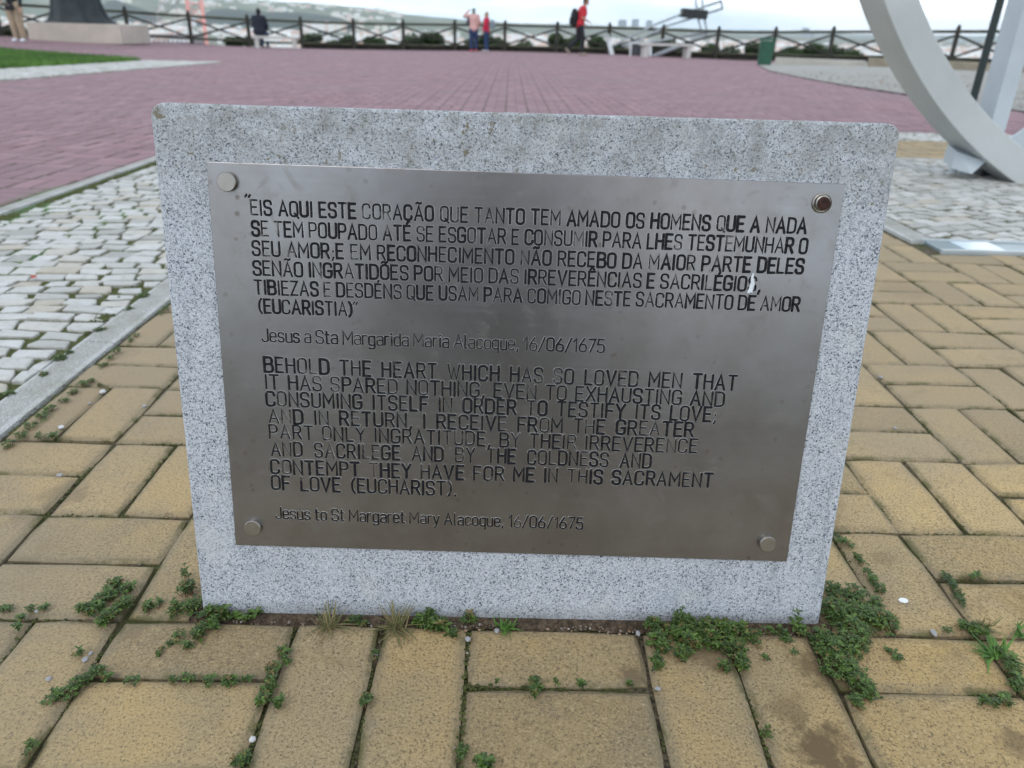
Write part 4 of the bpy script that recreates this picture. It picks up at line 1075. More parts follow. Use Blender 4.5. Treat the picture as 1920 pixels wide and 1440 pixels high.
for _ in range(1500):
    r = rects[rr.randrange(len(rects))]; cx, cy = (r[0] + r[2]) / 2, (r[1] + r[3]) / 2
    if not visible(cx, cy, mg=100): continue
    if rr.random() < .5: x, y = rr.uniform(r[0], r[2]), r[1 if rr.random() < .5 else 3]
    else: x, y = r[0 if rr.random() < .5 else 2], rr.uniform(r[1], r[3])
    if SLABX0 - .003 < x < SLABX1 + .003 and y > SLABY - .005: continue
    stone_mesh(gm, (x + rr.gauss(0, .002), y + rr.gauss(0, .002), zg(x, y) - .005 + .003 * rr.random()), rr.uniform(.0008, .0022), rr)
for _ in range(900):       # crumbs along the slab foot
    x = rr.uniform(SLABX0 - .01, SLABX1 + .01); y = SLABY - .001 - abs(rr.gauss(0, .007))
    stone_mesh(gm, (x, y, -.004 + .004 * rr.random()), rr.uniform(.0006, .0021) * (1.25 if .45 < x < .64 else 1), rr)
prop(gm.build('joint_grit', M['grit']), label='grit and small stone crumbs lying in the joints and along the slab foot', cat='grit', kind='stuff')
# strip of dark soil between slab and pavers
mb = MB(); nseg = 60
vs = []
rr = random.Random(8)
for i in range(nseg + 1):
    x = SLABX0 - .012 + (SLABX1 - SLABX0 + .024) * i / nseg; wv = .010 + .006 * noise.noise(Vector((x * 25, 0, 0)))
    vs += [(x, SLABY + .004, .0035), (x, SLABY - wv * .5, .0022 + rr.random() * .0012), (x, SLABY - wv * 1.3, -.004)]
mb.add(vs, [(3 * i + a, 3 * i + 3 + a, 3 * i + 4 + a, 3 * i + 1 + a) for i in range(nseg) for a in (0, 1)])
prop(mb.build('soil', mat_joint('foot_soil', (.05, .032, .018), (.06, .06, .02), -.10, (.16, .11, .07)), None, True), kind='structure')
# white chip and red leaf
g = G(1693, 1128); mb = MB(); vs = []
n = 20; vs = [(math.cos(6.283 * k / n) * .0062, math.sin(6.283 * k / n) * .0044, 0) for k in range(n)] + [(math.cos(6.283 * k / n) * .0055, math.sin(6.283 * k / n) * .0038, .0013) for k in range(n)]
mb.add(vs, [tuple(range(n, 2 * n))] + [(k, (k + 1) % n, n + (k + 1) % n, n + k) for k in range(n)])
prop(mb.build('plastic_disc', plain('white_plastic', (.78, .79, .80), .4, 0, .02), None, loc=(g.x, g.y, .0015)), 'small oval white disc lying on a yellow paver right of the slab', 'litter')
g = G(60, 528); mb = MB(); rr = random.Random(4)
for k in range(5):
    a = -.6 + k * .55; d = Vector((math.cos(a), math.sin(a), .25)).normalized(); leaf(mb, Vector((0, 0, .003)), d, Vector((0, 0, 1)), .016, .0035, 0, rr.random())
prop(mb.build('fallen_leaf', mat_leaf('red_leaf', (.40, .05, .03), (.55, .12, .05)), None, loc=(g.x, g.y, .006)), 'red withered leaf on the white cobbles at the left', 'leaf')

# ------------------------------------------------------------------ RING SCULPTURE, right
M['ringp'] = plain('pale_grey_paint', (.44, .455, .45), .5, 0, .09, 2.2, .0012, 26)
M['bluesteel'] = plain('pale_blue_steel', (.44, .48, .51), .5, .1, .05, 5)
M['dark'] = plain('black_steel', (.02, .022, .024), .5, .2, .2, 8)
RY = 2.92; RC = (4.235, 2.012); RO, RI, RD = 2.288, 2.150, .265
ring_root = empty('ring_sculpture', (RC[0], RY + RD / 2, 0)); prop(ring_root, 'huge pale grey steel ring of flat box section standing on cobbles at the right', 'sculpture')
mb = MB(); n = 160; a0, a1 = RAD(60), RAD(420)
vs = []
for k in range(n):
    a = 2 * math.pi * k / n; ca, sa = math.cos(a), math.sin(a)
    for r, y in ((RO, -RD / 2), (RI, -RD / 2), (RI, RD / 2), (RO, RD / 2)): vs.append((ca * r, y, RC[1] + sa * r))
fs = []
for k in range(n):
    j = (k + 1) % n
    for q in range(4): fs.append((4 * k + q, 4 * k + (q + 1) % 4, 4 * j + (q + 1) % 4, 4 * j + q))
mb.add(vs, fs); o = mb.build('ring', M['ringp'], ring_root, True); fixn(o); o.data.set_sharp_from_angle(angle=RAD(30)); bevel(o, .004, 2)
def beam(pts, wx, dy, name, mat, root, n=2):
    """box-section bar through centre points (x, y, z); wx wide across, dy deep"""
    mb = MB(); vs = []
    for i, p in enumerate(pts):
        p = Vector(p); d = (Vector(pts[min(i + 1, len(pts) - 1)]) - Vector(pts[max(i - 1, 0)])).normalized()
        s_ = Vector((d.z, 0, -d.x)).normalized() * wx / 2
        for a, b in ((-1, -1), (1, -1), (1, 1), (-1, 1)): vs.append(p + s_ * a + Vector((0, dy / 2 * b, 0)) - root.location)
    fs = [(4 * i + q, 4 * i + (q + 1) % 4, 4 * i + 4 + (q + 1) % 4, 4 * i + 4 + q) for i in range(len(pts) - 1) for q in range(4)] + [(0, 1, 2, 3), tuple(range(4 * len(pts) - 4, 4 * len(pts)))]
    mb.add(vs, fs); o = mb.build(name, mat, root); fixn(o); bevel(o, .004, 2); return o
pb = at_Y(1878, 226, RY + .06); pt = at_Y(1942, 0, RY + .06); up = (pt - pb)
beam([(pb.x, RY + .14, pb.z - .05), (pb.x + up.x * 2.4, RY + .14, pb.z + up.z * 2.4)], .080, .14, 'post', M['bluesteel'], ring_root)
q0 = at_Y(1880, 262, RY + .35); q1 = at_Y(1960, 262, RY + .35)
mb = MB(); L0 = ring_root.location
cs_ = [at_Y(1884, 268, RY + .30), at_Y(1925, 240, RY + .30), at_Y(1990, 215, RY + .30), at_Y(1990, 300, RY + .30), at_Y(1925, 300, RY + .30)]
vs = [p - L0 for p in cs_] + [p + Vector((0, .02, 0)) - L0 for p in cs_]
mb.add(vs, [(0, 1, 2, 3, 4), (9, 8, 7, 6, 5)] + [(k, (k + 1) % 5, 5 + (k + 1) % 5, 5 + k) for k in range(5)]); o = mb.build('side_plate', M['bluesteel'], ring_root); fixn(o)
# foot bracket under the outer rim
mb = MB(); yb_ = RY + .10
tr = [at_Y(1793, 284, yb_), at_Y(1849, 303, yb_ - .06), at_Y(1822, 327, yb_ - .06), at_Y(1783, 316, yb_)]
vs = [p - L0 for p in tr] + [p + Vector((.02, .13, .02)) - L0 for p in tr]
mb.add(vs, [(0, 1, 2, 3), (7, 6, 5, 4)] + [(k, (k + 1) % 4, 4 + (k + 1) % 4, 4 + k) for k in range(4)]); br = mb.build('foot_bracket', M['bluesteel'], ring_root); fixn(br); bevel(br, .003, 2)
gp = G(1800, 330); mb = MB(); zz = zg(gp.x, gp.y)
for dx in (-.025, .03):
    mb.tube([Vector((gp.x + dx, gp.y + .03, zz - .01)) - L0, Vector((gp.x + dx, gp.y + .03, zz + .07)) - L0], .020, 12)
mb.build('anchor_bolt', M['bluesteel'], br)
g0 = at_Y(1842, 306, RY + .16); g1 = G(1905, 338)
mb = MB(); pts = [at_Y(1846, 308, RY + .2), at_Y(1870, 316, RY + .2), at_Y(1897, 330, RY + .2), at_Y(1930, 345, RY + .2)]
vs = []
for p in pts: vs += [p - L0, Vector((p.x, p.y, zg(p.x, p.y) - .005)) - L0, Vector((p.x + .02, p.y + .28, zg(p.x, p.y) - .005)) - L0, p + Vector((.02, .28, .03)) - L0]
mb.add(vs, [(4 * i + q, 4 * i + (q + 1) % 4, 4 * i + 4 + (q + 1) % 4, 4 * i + 4 + q) for i in range(3) for q in range(4)] + [(0, 1, 2, 3)]); o = mb.build('underside_shade', M['dark'], ring_root); fixn(o)  # black solid standing in for the dark shade under the ring

# steel channel along the near edge of the cobbled bed
ch = empty('steel_channel', (4.2, 1.60, 0)); prop(ch, 'pale blue-grey metal channel let into the paving in front of the cobbled bed', 'drain channel')
mb = MB(); mb.box((0, 0, -.012), (4.26, .120, .03)); o = mb.build('channel', plain('channel_steel', (.30, .36, .38), .35, .5, .1, 6), ch); bevel(o, .003, 2)
for y in (-.066, .066):
    mb = MB(); mb.box((0, y, -.008), (4.28, .012, .034)); o = mb.build('rim', plain('rim_steel', (.50, .53, .54), .4, .4, .1, 9), ch); bevel(o, .002, 2)
gx0, gx1 = G(1800, 466).x, G(1868, 466).x
mb = MB(); mb.box(((gx0 + gx1) / 2 - 4.2, 0, .0050), (gx1 - gx0, .104, .003)); o = mb.build('reflection_panel', plain('pale_reflection', (.66, .74, .82), .2, 0, .03), ch); o['label'] = 'pale glossy panel imitating a whitish reflection on the channel'  # whitish reflection on the metal, put in as a pale plate
# lamp post behind the ring
gp = at_depth(1807, 250, 6.1); gx, gy = gp.x, gp.y; z0 = zg(gx, gy)
lp = empty('lamp_post', (gx, gy, z0)); prop(lp, 'thin dark green post standing behind the pale ring', 'lamp post')
mg = plain('dark_green_paint', (.005, .014, .012), .6, .0, .15, 4)
mb = MB(); mb.tube([(0, 0, 0), (0, 0, 4.5)], [.030, .028], 16); mb.build('pole', mg, lp, True)
mb = MB(); mb.tube([(0, 0, 0), (0, 0, .02), (0, 0, .021), (0, 0, .10)], [.07, .07, .04, .034], 16); mb.build('base', mg, lp, True)
mb = MB(); mb.tube([(0, 0, 4.5), (0, 0, 4.6), (0, 0, 4.9), (0, 0, 5.0)], [.05, .16, .20, .03], 16); mb.build('lamp_head', mg, lp, True)

# ------------------------------------------------------------------ FENCE
M['wood'] = plain('weathered_dark_timber', (.026, .024, .017), .85, 0, .4, 4, .004, 30)
M['wood2'] = plain('mossy_rail_timber', (.055, .056, .034), .85, 0, .4, 3, .004, 30)
fr_ = empty('timber_fence', FP[9]); prop(fr_, 'long dark timber fence of posts, top rail and crossed braces curving along the viewpoint edge', 'fence')
FL = FP[9].copy()
post_me = None
for i, p in enumerate(FP):
    if post_me is None:
        mb = MB(); mb.tube([(0, 0, -.3), (0, 0, 1.12), (0, 0, 1.18), (0, 0, 1.24)], [.075, .075, .06, .015], 10); post_me = mb.mesh('post', True); post_me.materials.append(M['wood'])
    o = bpy.data.objects.new('post', post_me); COL.objects.link(o); o.parent = fr_; o.location = p - FL
for i in range(len(FP) - 1):
    a, b = FP[i] - FL, FP[i + 1] - FL; d = (b - a).normalized(); n_ = Vector((-d.y, d.x, 0))
    for nm, pa, pb_, r, mt in (('top_rail', a + Vector((0, 0, 1.02)), b + Vector((0, 0, 1.02)), .050, 'wood2'), ('bottom_rail', a + Vector((0, 0, .20)), b + Vector((0, 0, .20)), .045, 'wood2'),
                           ('brace', a + Vector((0, 0, .24)) + n_ * .05, b + Vector((0, 0, .93)) + n_ * .05, .036, 'wood'), ('brace', a + Vector((0, 0, .93)) - n_ * .03, b + Vector((0, 0, .24)) - n_ * .03, .036, 'wood')):
        mb = MB(); mb.tube([pa, (pa + pb_) / 2 + Vector((0, 0, random.uniform(-.012, .012))), pb_], r, 8); mb.build(nm, M[mt], fr_, True)
    if not (1 <= i <= 5):
        mb = MB(); c = (a + b) / 2; mb.box((c.x, c.y + .12, c.z + .05), ((b - a).length, .06, .34), math.atan2(d.y, d.x)); mb.build('kick_board', M['wood'], fr_)

# ------------------------------------------------------------------ LOW WALLS at the gravel's edge
M['palestone'] = plain('pale_stone', (.42, .39, .35), .8, 0, .10, 2, .004, 30)
M['brownstone'] = plain('brown_stone', (.27, .23, .17), .85, 0, .2, 3, .006, 30)
for (xa, ya, xb, yb2, h, mt, lb) in [(1452, 121, 1622, 124, .22, 'palestone', 'long low pale stone wall right of the green bin'), (1625, 125, 1700, 127, .26, 'brownstone', 'low brown stone block meeting the pale wall behind the ring'),
                                (1772, 131, 1858, 134, .24, 'brownstone', 'low brown stone block seen between the ring and the thin dark post'), (1905, 136, 1990, 140, .24, 'brownstone', 'low brown stone block cut off by the right edge')]:
    A, B = G(xa, ya), G(xb, yb2); c = (A + B) / 2; d = B - A; L_ = math.hypot(d.x, d.y); z = min(zg(A.x, A.y), zg(B.x, B.y))
    mb = MB(); mb.box((0, .15, h / 2 - .02), (L_, .3, h + .04)); o = mb.build('low_wall', M[mt], None, loc=(c.x, c.y, z)); o.rotation_euler = (0, 0, math.atan2(d.y, d.x)); bevel(o, .012, 2); prop(o, lb, 'low wall')

# ------------------------------------------------------------------ BIN
g = G(1432, 122); bn = empty('litter_bin', g, RAD(-14)); prop(bn, 'green metal litter bin standing at the edge of the red plaza', 'litter bin')
gmn = plain('green_bin_paint', (.013, .075, .042), .6, 0, .15, 6)
mb = MB(); vs = []
for z, s_ in ((.0, .19), (.03, .20), (.68, .212), (.70, .212)):
    for a, b in ((-1, -1), (1, -1), (1, 1), (-1, 1)): vs.append((a * s_, b * s_, z))
mb.add(vs, [(4 * i + q, 4 * i + (q + 1) % 4, 4 * i + 4 + (q + 1) % 4, 4 * i + 4 + q) for i in range(3) for q in range(4)] + [(3, 2, 1, 0), (12, 13, 14, 15)]); o = mb.build('body', gmn, bn); bevel(o, .03, 3)
mb = MB(); mb.box((0, 0, .755), (.47, .47, .07)); o = mb.build('lid', gmn, bn); bevel(o, .025, 3)
for a, b in ((-1, -1), (1, -1), (1, 1), (-1, 1)):
    mb = MB(); mb.box((a * .2, b * .2, .71), (.03, .03, .05)); mb.build('lid_post', gmn, bn)

# ------------------------------------------------------------------ BENCHES
M['benchstone'] = plain('white_bench_stone', (.50, .48, .45), .75, 0, .08, 5, .003, 40)
def bench(gl, gr, lab, h=.44):
    c = (gl + gr) / 2; d = gr - gl; rz = math.atan2(d.y, d.x); L_ = math.hypot(d.x, d.y)
    r = empty('stone_bench', c, rz); prop(r, lab, 'bench')
    mb = MB(); mb.box((0, 0, h - .04), (L_ + .36, .42, .09)); o = mb.build('seat', M['benchstone'], r); bevel(o, .012, 2)
    for s_ in (-1, 1):
        mb = MB(); mb.box((s_ * L_ / 2, 0, (h - .085) / 2), (.17, .36, h - .085)); o = mb.build('leg', M['benchstone'], r); bevel(o, .01, 2)
    return r
b1 = bench(G(483, 90), G(553, 92), 'white stone bench in front of the fence with a person in black sitting on it')
bench(G(1208, 107), Vector((7.55, 31.2, zg(7.55, 31.2))), 'empty white stone bench below the tubular steel sculpture', .50)

# ------------------------------------------------------------------ TUBULAR STEEL SCULPTURE
M['tube'] = plain('galvanised_tube', (.36, .38, .40), .45, .5, .08, 4)
M['tubew'] = plain('white_tube', (.55, .56, .57), .5, .1, .06, 4)
TD = 31.0
def TP(x, y, z=TD): return at_depth(x, y, z)
ts = empty('tube_sculpture', TP(1240, 104)); prop(ts, 'slanting sculpture of thin grey steel tubes with a dark box near its top', 'sculpture'); TL = ts.location.copy()
def rail(pts, r, nm, mt='tube'):
    mb = MB(); mb.tube([Vector(p) - TL for p in pts], r, 8); return mb.build(nm, M[mt], ts, True)
rail([TP(1150, 86), TP(1230, 45), TP(1277, 27), TP(1352, 2)], .045, 'tube')
rail([TP(1172, 89), TP(1243, 51), TP(1298, 34), TP(1355, 16)], .045, 'tube')
rail([TP(1352, 2), TP(1355, 16)], .045, 'tube')
rail([TP(1300, -60), TP(1306, 18)], .045, 'tube'); rail([TP(1313, -60), TP(1318, 18)], .045, 'tube')
rail([TP(1309, 34), TP(1315, 58)], .045, 'tube'); rail([TP(1321, 34), TP(1327, 66)], .045, 'tube')
rail([TP(1327, 66), TP(1285, 82), TP(1224, 106)], .085, 'beam'); rail([TP(1327, 60), TP(1240, 76), TP(1165, 86)], .05, 'tube')
rail([TP(1139, 66), TP(1143, 84), TP(1148, 104)], .09, 'leg', 'tubew')
rail([TP(1219, 80), TP(1220, 106)], .06, 'leg', 'tubew')
mb = MB(); bx = TP(1301, 26) - TL; mb.box((bx.x, bx.y, bx.z), (1.06, .5, .34), mat=Matrix.Rotation(RAD(3), 3, 'Y')); o = mb.build('box', M['dark'], ts); bevel(o, .02, 2)
# framed board
g = G(1198, 103); fb = empty('framed_board', (g.x, 31.0, zg(g.x, 31))); prop(fb, 'small dark board in a white frame standing beside the stone bench', 'board')
fb.location.x = at_depth(1198, 95, 29.0).x; FBX = fb.location.x
mb = MB(); mb.box((0, 0, .25), (.56, .03, .40)); mb.build('panel', plain('dark_board', (.05, .05, .06), .6), fb)
for c_, d_ in (((-.31, 0, .27), (.07, .07, .54)), ((.31, 0, .27), (.07, .07, .54)), ((0, 0, .50), (.55, .07, .07))):
    mb = MB(); mb.box(c_, d_); mb.build('frame', M['tubew'], fb)

# ------------------------------------------------------------------ PLINTH AND BRONZE
A, B, C_ = G(55, 74), G(232, 84), G(262, 82)
pc = (A + B) / 2; pl_ = empty('statue_plinth', (pc.x, pc.y, pc.z)); prop(pl_, 'broad pale limestone plinth under the dark bronze at the left', 'plinth')
W_ = (B - A).length; M['plinth'] = plain('plinth_limestone', (.46, .40, .345), .8, 0, .10, 1.5, .004, 20)
rz = math.atan2((B - A).y, (B - A).x); pl_.rotation_euler = (0, 0, rz)
for i, (x0, x1, y0, y1) in enumerate(((-W_ / 2, W_ / 2 - .01, 0, 2.0),)):
    mb = MB(); mb.box(((x0 + x1) / 2, (y0 + y1) / 2, .27), (x1 - x0, y1 - y0, .60)); o = mb.build('stone_block', M['plinth'], pl_); bevel(o, .01, 2)
mb = MB(); vs = [(W_ / 2 - .004, 0, -.03), (W_ / 2 + .40, 1.0, -.03), (W_ / 2 + .40, 2.0, -.03), (W_ / 2 - .004, 2.0, -.03)]; vs += [(x, y, .565) for x, y, z in vs]
mb.add(vs, [(3, 2, 1, 0), (4, 5, 6, 7), (0, 1, 5, 4), (1, 2, 6, 5), (2, 3, 7, 6), (3, 0, 4, 7)]); o = mb.build('stone_block', M['plinth'], pl_); bevel(o, .01, 2)
M['bronze'] = plain('dark_bronze', (.018, .025, .028), .6, .2, .3, 3, .01, 9)
bxp = at_depth(152, 38, (pc - CO).dot(FWD) + .9); bz = pc.z + .57
br_ = MB(); n = 56; vs = []; rws = [(0, 1.24, .80, 0), (.06, 1.10, .72, 0), (.16, .98, .66, -.02), (.35, .90, .62, -.03), (.6, .84, .58, -.04), (1.0, .76, .55, -.04), (1.5, .66, .5, -.02), (2.1, .56, .44, 0), (2.6, .60, .40, 0), (2.9, .40, .30, 0), (3.05, .17, .17, 0), (3.2, .20, .22, 0), (3.4, .17, .2, 0), (3.48, .05, .06, 0)]
for z, rx, ry, ox in rws:
    for k in range(n):
        t = 6.2832 * k / n; fold = 1 + (.055 * math.sin(t * 9 + z * 1.2) + .03 * math.sin(t * 17 + 2)) * (1 if z < 2.5 else .2)
        vs.append((math.cos(t) * rx * fold + ox, math.sin(t) * ry * fold, z))
m_ = len(rws); br_.add(vs, [(i * n + k, i * n + (k + 1) % n, (i + 1) * n + (k + 1) % n, (i + 1) * n + k) for i in range(m_ - 1) for k in range(n)] + [tuple(range((m_ - 1) * n, m_ * n))])
o = br_.build('bronze_statue', M['bronze'], None, True, loc=(bxp.x, bxp.y, bz)); fixn(o); prop(o, 'dark bronze statue with a flaring draped base on the pale plinth', 'statue')
for q_ in o.modifiers: pass
sm = o.modifiers.new('smooth', 'SUBSURF'); sm.levels = 1; sm.render_levels = 1

# ------------------------------------------------------------------ SHRUBS beyond the fence
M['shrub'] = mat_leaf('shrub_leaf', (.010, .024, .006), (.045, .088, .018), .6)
def shrub(px0, px1, ytop, lab, seed, out=1.3):
    rr = random.Random(seed); pc = (px0 + px1) / 2; ytop -= 4; px0 -= 14; px1 += 14
    f0 = fpos(pc); dep = (f0 - CO).dot(FWD) + out
    A = at_depth(px0, 90, dep); B = at_depth(px1, 90, dep); T = at_depth(pc, ytop, dep)
    wd = (B - A).length; c = (A + B) / 2; zb = zg(c.x, c.y) - 1.0; H = T.z - zb
    root = empty('shrub', (c.x, c.y, zb)); prop(root, lab, 'shrub', 'shrubs beyond the fence')
    mb = MB()
    for k in range(5):
        a = rr.uniform(-1, 1) * wd * .4; mb.tube([(a * .4, 0, 0), (a * .8, rr.gauss(0, .1), H * .45), (a, rr.gauss(0, .2), H * .8)], [.04, .025, .01], 5)
    s_ = mb.build('stem', M['wood'], root); s_['kind'] = 'stuff'
    mb = MB(); nl = int(800 + 700 * wd)
    lob = [(rr.uniform(-.45, .45) * wd, rr.uniform(-.3, .3), rr.uniform(.66, .90), rr.uniform(.18, .30)) for _ in range(max(4, int(wd * 2.5)))]
    for _ in range(nl):
        lx, ly, lz, lr = lob[rr.randrange(len(lob))]
        d = Vector((rr.gauss(0, 1), rr.gauss(0, 1), rr.gauss(0, 1))).normalized() * (rr.random() ** .4)
        p = Vector((lx + d.x * lr * 1.6, ly + d.y * .45, lz * H + d.z * lr * H * .75))
        if p.z > H * 1.04: continue
        q = Vector((rr.gauss(0, 1), rr.gauss(0, 1), rr.gauss(0, .7))).normalized() * rr.uniform(.05, .11); w_ = q.cross(Vector((rr.gauss(0, 1), rr.gauss(0, 1), 1))).normalized() * .03
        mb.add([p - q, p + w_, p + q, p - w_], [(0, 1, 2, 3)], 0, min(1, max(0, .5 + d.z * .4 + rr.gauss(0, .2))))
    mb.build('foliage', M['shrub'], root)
for k, (a, b, t, lb) in enumerate([(-30, 45, 56, 'dark shrub showing through the fence at the far left, behind the person in khaki'), (440, 480, 74, 'dark shrub behind the left end of the stone bench'), (570, 652, 68, 'dark shrub filling the fence bay right of the first bench'),
    (655, 700, 74, 'low shrub at the foot of the fence post left of the pinkish distant roofs'), (700, 760, 76, 'shrub in the second fence bay right of the bench'), (765, 868, 66, 'widest dark shrub left of the couple'), (872, 934, 70, 'shrub directly behind the couple standing at the fence'),
    (934, 985, 74, 'low shrub just right of the woman in the pink jacket'), (1035, 1078, 70, 'shrub left of the walking person'), (1086, 1130, 72, 'shrub right of the walking person'), (1150, 1210, 80, 'shrub behind the framed board'),
    (1225, 1330, 80, 'shrub behind the slanting tubes'), (1355, 1418, 80, 'pointed shrub left of the green bin'), (1452, 1520, 94, 'low shrub right of the green bin'), (1520, 1572, 87, 'shrub tuft around a fence post right of the bin'), (1572, 1618, 90, 'rightmost shrub before the ring')]): shrub(a, b, t, lb, 300 + k)

# ------------------------------------------------------------------ PEOPLE
def remesh(name, mb, vox, mat, parent, loc, rot, smooth=2):
    me = mb.mesh(name + '_src', True, ()); o = bpy.data.objects.new(name + '_src', me); COL.objects.link(o); fixn(o)
    r = o.modifiers.new('r', 'REMESH'); r.mode = 'VOXEL'; r.voxel_size = vox; r.use_smooth_shade = True
    if smooth: sm_ = o.modifiers.new('s', 'SMOOTH'); sm_.iterations = smooth; sm_.factor = .5
    dg = bpy.context.evaluated_depsgraph_get(); me2 = bpy.data.meshes.new_from_object(o.evaluated_get(dg)); me2.name = name
    bpy.data.objects.remove(o); me2.materials.clear(); me2.materials.append(mat)
    for p in me2.polygons: p.use_smooth = True
    o2 = bpy.data.objects.new(name, me2); COL.objects.link(o2); o2.parent = parent
    if parent is None: o2.location = loc; o2.rotation_euler = rot
    return o2
def cloth(name, col): return plain(name, col, .85, 0, .14, 7, .003, 60)
SKIN = plain('skin', (.45, .27, .19), .55, 0, .06, 8)
def person(J, sc, loc, rz, label, top, legs, shoe, hair, hat=None, jacket_r=1.0, sleeves='long', trouser_r=1.0, vox=.016):
    """J: joints in metres for a 1.70 m adult; x right, y the way the person faces, z up"""
    root = empty('person', loc, rz); root.scale = (sc, sc, sc); prop(root, label, 'person')
    V = {k: Vector(v) for k, v in J.items()}
    body = MB(); jac = MB(); tro = MB(); sh = MB()
    pel, ch_, nk, hd = V['pelvis'], V['chest'], V['neck'], V['head']
    def limb(mb, pts, rr_, n=10):
        mb.tube(pts, rr_, n)
        for p, r in zip(pts, rr_): mb.ball(p, r * .99, 10)
    ax = (V['shR'] - V['shL']).normalized()
    def torso(mb, g):
        hipw = .105
        mb.ball(pel, (.165 * g, .125 * g, .13 * g), 14); mid = (pel + ch_) / 2
        mb.ball(mid, (.150 * g, .115 * g, .17 * g), 14); mb.ball(ch_, (.175 * g, .125 * g, .17 * g), 14)
        limb(mb, [V['shL'], ch_ + (nk - ch_) * .55, V['shR']], [.062 * g, .095 * g, .062 * g])
        limb(mb, [pel, mid, ch_], [.12 * g, .115 * g, .12 * g])
    torso(body, .93)
    limb(body, [ch_ + (nk - ch_) * .6, nk, hd - (hd - nk) * .4], [.07, .056, .055])
    body.ball(hd, (.076, .094, .115), 16)
    fd = V.get('face', Vector((0, 1, 0)))
    fr = Vector((fd.x, fd.y, 0)).normalized(); fs_ = Vector((fr.y, -fr.x, 0))
    body.ball(hd + fr * .088 + Vector((0, 0, -.012)), (.013, .016, .018), 8)         # nose
    body.ball(hd + fr * .062 + Vector((0, 0, -.075)), (.040, .035, .032), 8)         # chin
    for s_ in (-1, 1): body.ball(hd + fs_ * .077 * s_ + Vector((0, 0, -.005)), (.012, .018, .028), 8)
    for s_ in ('L', 'R'):
        limb(body, [V['sh' + s_], V['el' + s_], V['wr' + s_]], [.048, .040, .027])
        wv = V['wr' + s_]; dh = (wv - V['el' + s_]).normalized(); side = dh.cross(Vector((0, 1, 0)))
        side = side.normalized() if side.length > .1 else Vector((1, 0, 0))
        palm = wv + dh * .055; limb(body, [wv, palm], [.026, .030])
        for k in range(4):
            b_ = palm + side * (.018 * (k - 1.5)) + dh * .02; body.tube([b_, b_ + dh * .04 + Vector((0, 0, -.004)), b_ + dh * (.072 - .006 * abs(k - 1.3)) + Vector((0, .006, -.012))], [.011, .0105, .009], 6)
        b_ = wv + dh * .03 + side * .026; body.tube([b_, b_ + dh * .03 + side * .018, b_ + dh * .055 + side * .02], [.012, .011, .009], 6)
        limb(body, [V['hip' + s_], V['kn' + s_], V['an' + s_]], [.075, .052, .038])
        # foot
        an = V['an' + s_]; td = (V['toe' + s_] - an); limb(body, [an, an + Vector((0, 0, -.035)) - td * .15, an + td * .9], [.038, .034, .028])
        limb(tro, [V['hip' + s_], (V['hip' + s_] + V['kn' + s_]) / 2, V['kn' + s_], an + (V['kn' + s_] - an) * .10], [.100 * trouser_r, .088 * trouser_r, .070 * trouser_r, .062 * trouser_r], 12)
        limb(sh, [an + Vector((0, 0, -.045)) - td * .22, an + td * .35 + Vector((0, 0, -.012)), an + td], [.044, .046, .036])
        if sleeves == 'long': limb(jac, [V['sh' + s_], V['el' + s_], V['wr' + s_] - dh * .02], [.066 * jacket_r, .056 * jacket_r, .042 * jacket_r])
        elif sleeves == 'short': limb(jac, [V['sh' + s_], V['sh' + s_] + (V['el' + s_] - V['sh' + s_]) * .75], [.066 * jacket_r, .060 * jacket_r])
    tro.ball(pel - Vector((0, 0, .02)), (.172, .135, .13), 14); torso(jac, 1.09 * jacket_r)
    remesh('body', body, vox * .75, SKIN, root, loc, None); remesh('trousers', tro, vox, legs, root, loc, None); remesh('jacket' if sleeves == 'long' else 'shirt', jac, vox, top, root, loc, None, 3)
    remesh('shoes', sh, vox * .8, shoe, root, loc, None)
    hm = MB(); hm.ball(hd + Vector((0, 0, .022)) - fr * .018, (.088, .098, .112), 14); hm.ball(hd - fr * .045 + Vector((0, 0, -.03)), (.076, .06, .09), 12)
    for e_ in (-1, 1):
        em = MB(); em.ball(hd + fr * .082 + fs_ * .030 * e_ + Vector((0, 0, .006)), (.010, .008, .006), 8); em.build('eye', M['dark'], root, True)
    mm_ = MB(); mm_.ball(hd + fr * .086 + Vector((0, 0, -.052)), (.022, .008, .006), 8); mm_.build('mouth', plain('lips', (.35, .12, .10), .5, 0, .05), root, True)
    h_ = remesh('hat' if hat else 'hair', hm, .012, hair, root, loc, None)
    if hat:
        b_ = MB(); b_.ball(hd + fr * .11 + Vector((0, 0, .05)), (.06, .07, .010), 10); b_.build('brim', hair, h_, True)
    return root
STAND = dict(pelvis=(0, 0, .93), chest=(0, .01, 1.28), neck=(0, 0, 1.46), head=(0, .02, 1.585), shL=(-.19, 0, 1.40), shR=(.19, 0, 1.40), elL=(-.24, -.02, 1.12), elR=(.24, -.02, 1.12), wrL=(-.24, .07, .88), wrR=(.24, .07, .88),
             hipL=(-.095, 0, .90), hipR=(.095, 0, .90), knL=(-.10, .02, .49), knR=(.10, .02, .49), anL=(-.10, -.01, .09), anR=(.10, -.01, .09), toeL=(-.12, .16, .045), toeR=(.12, .16, .045))
def pose(**k): d = dict(STAND); d.update(k); return d
def gpix(px, py): p = G(px, py); return Vector((p.x, p.y, zg(p.x, p.y)))
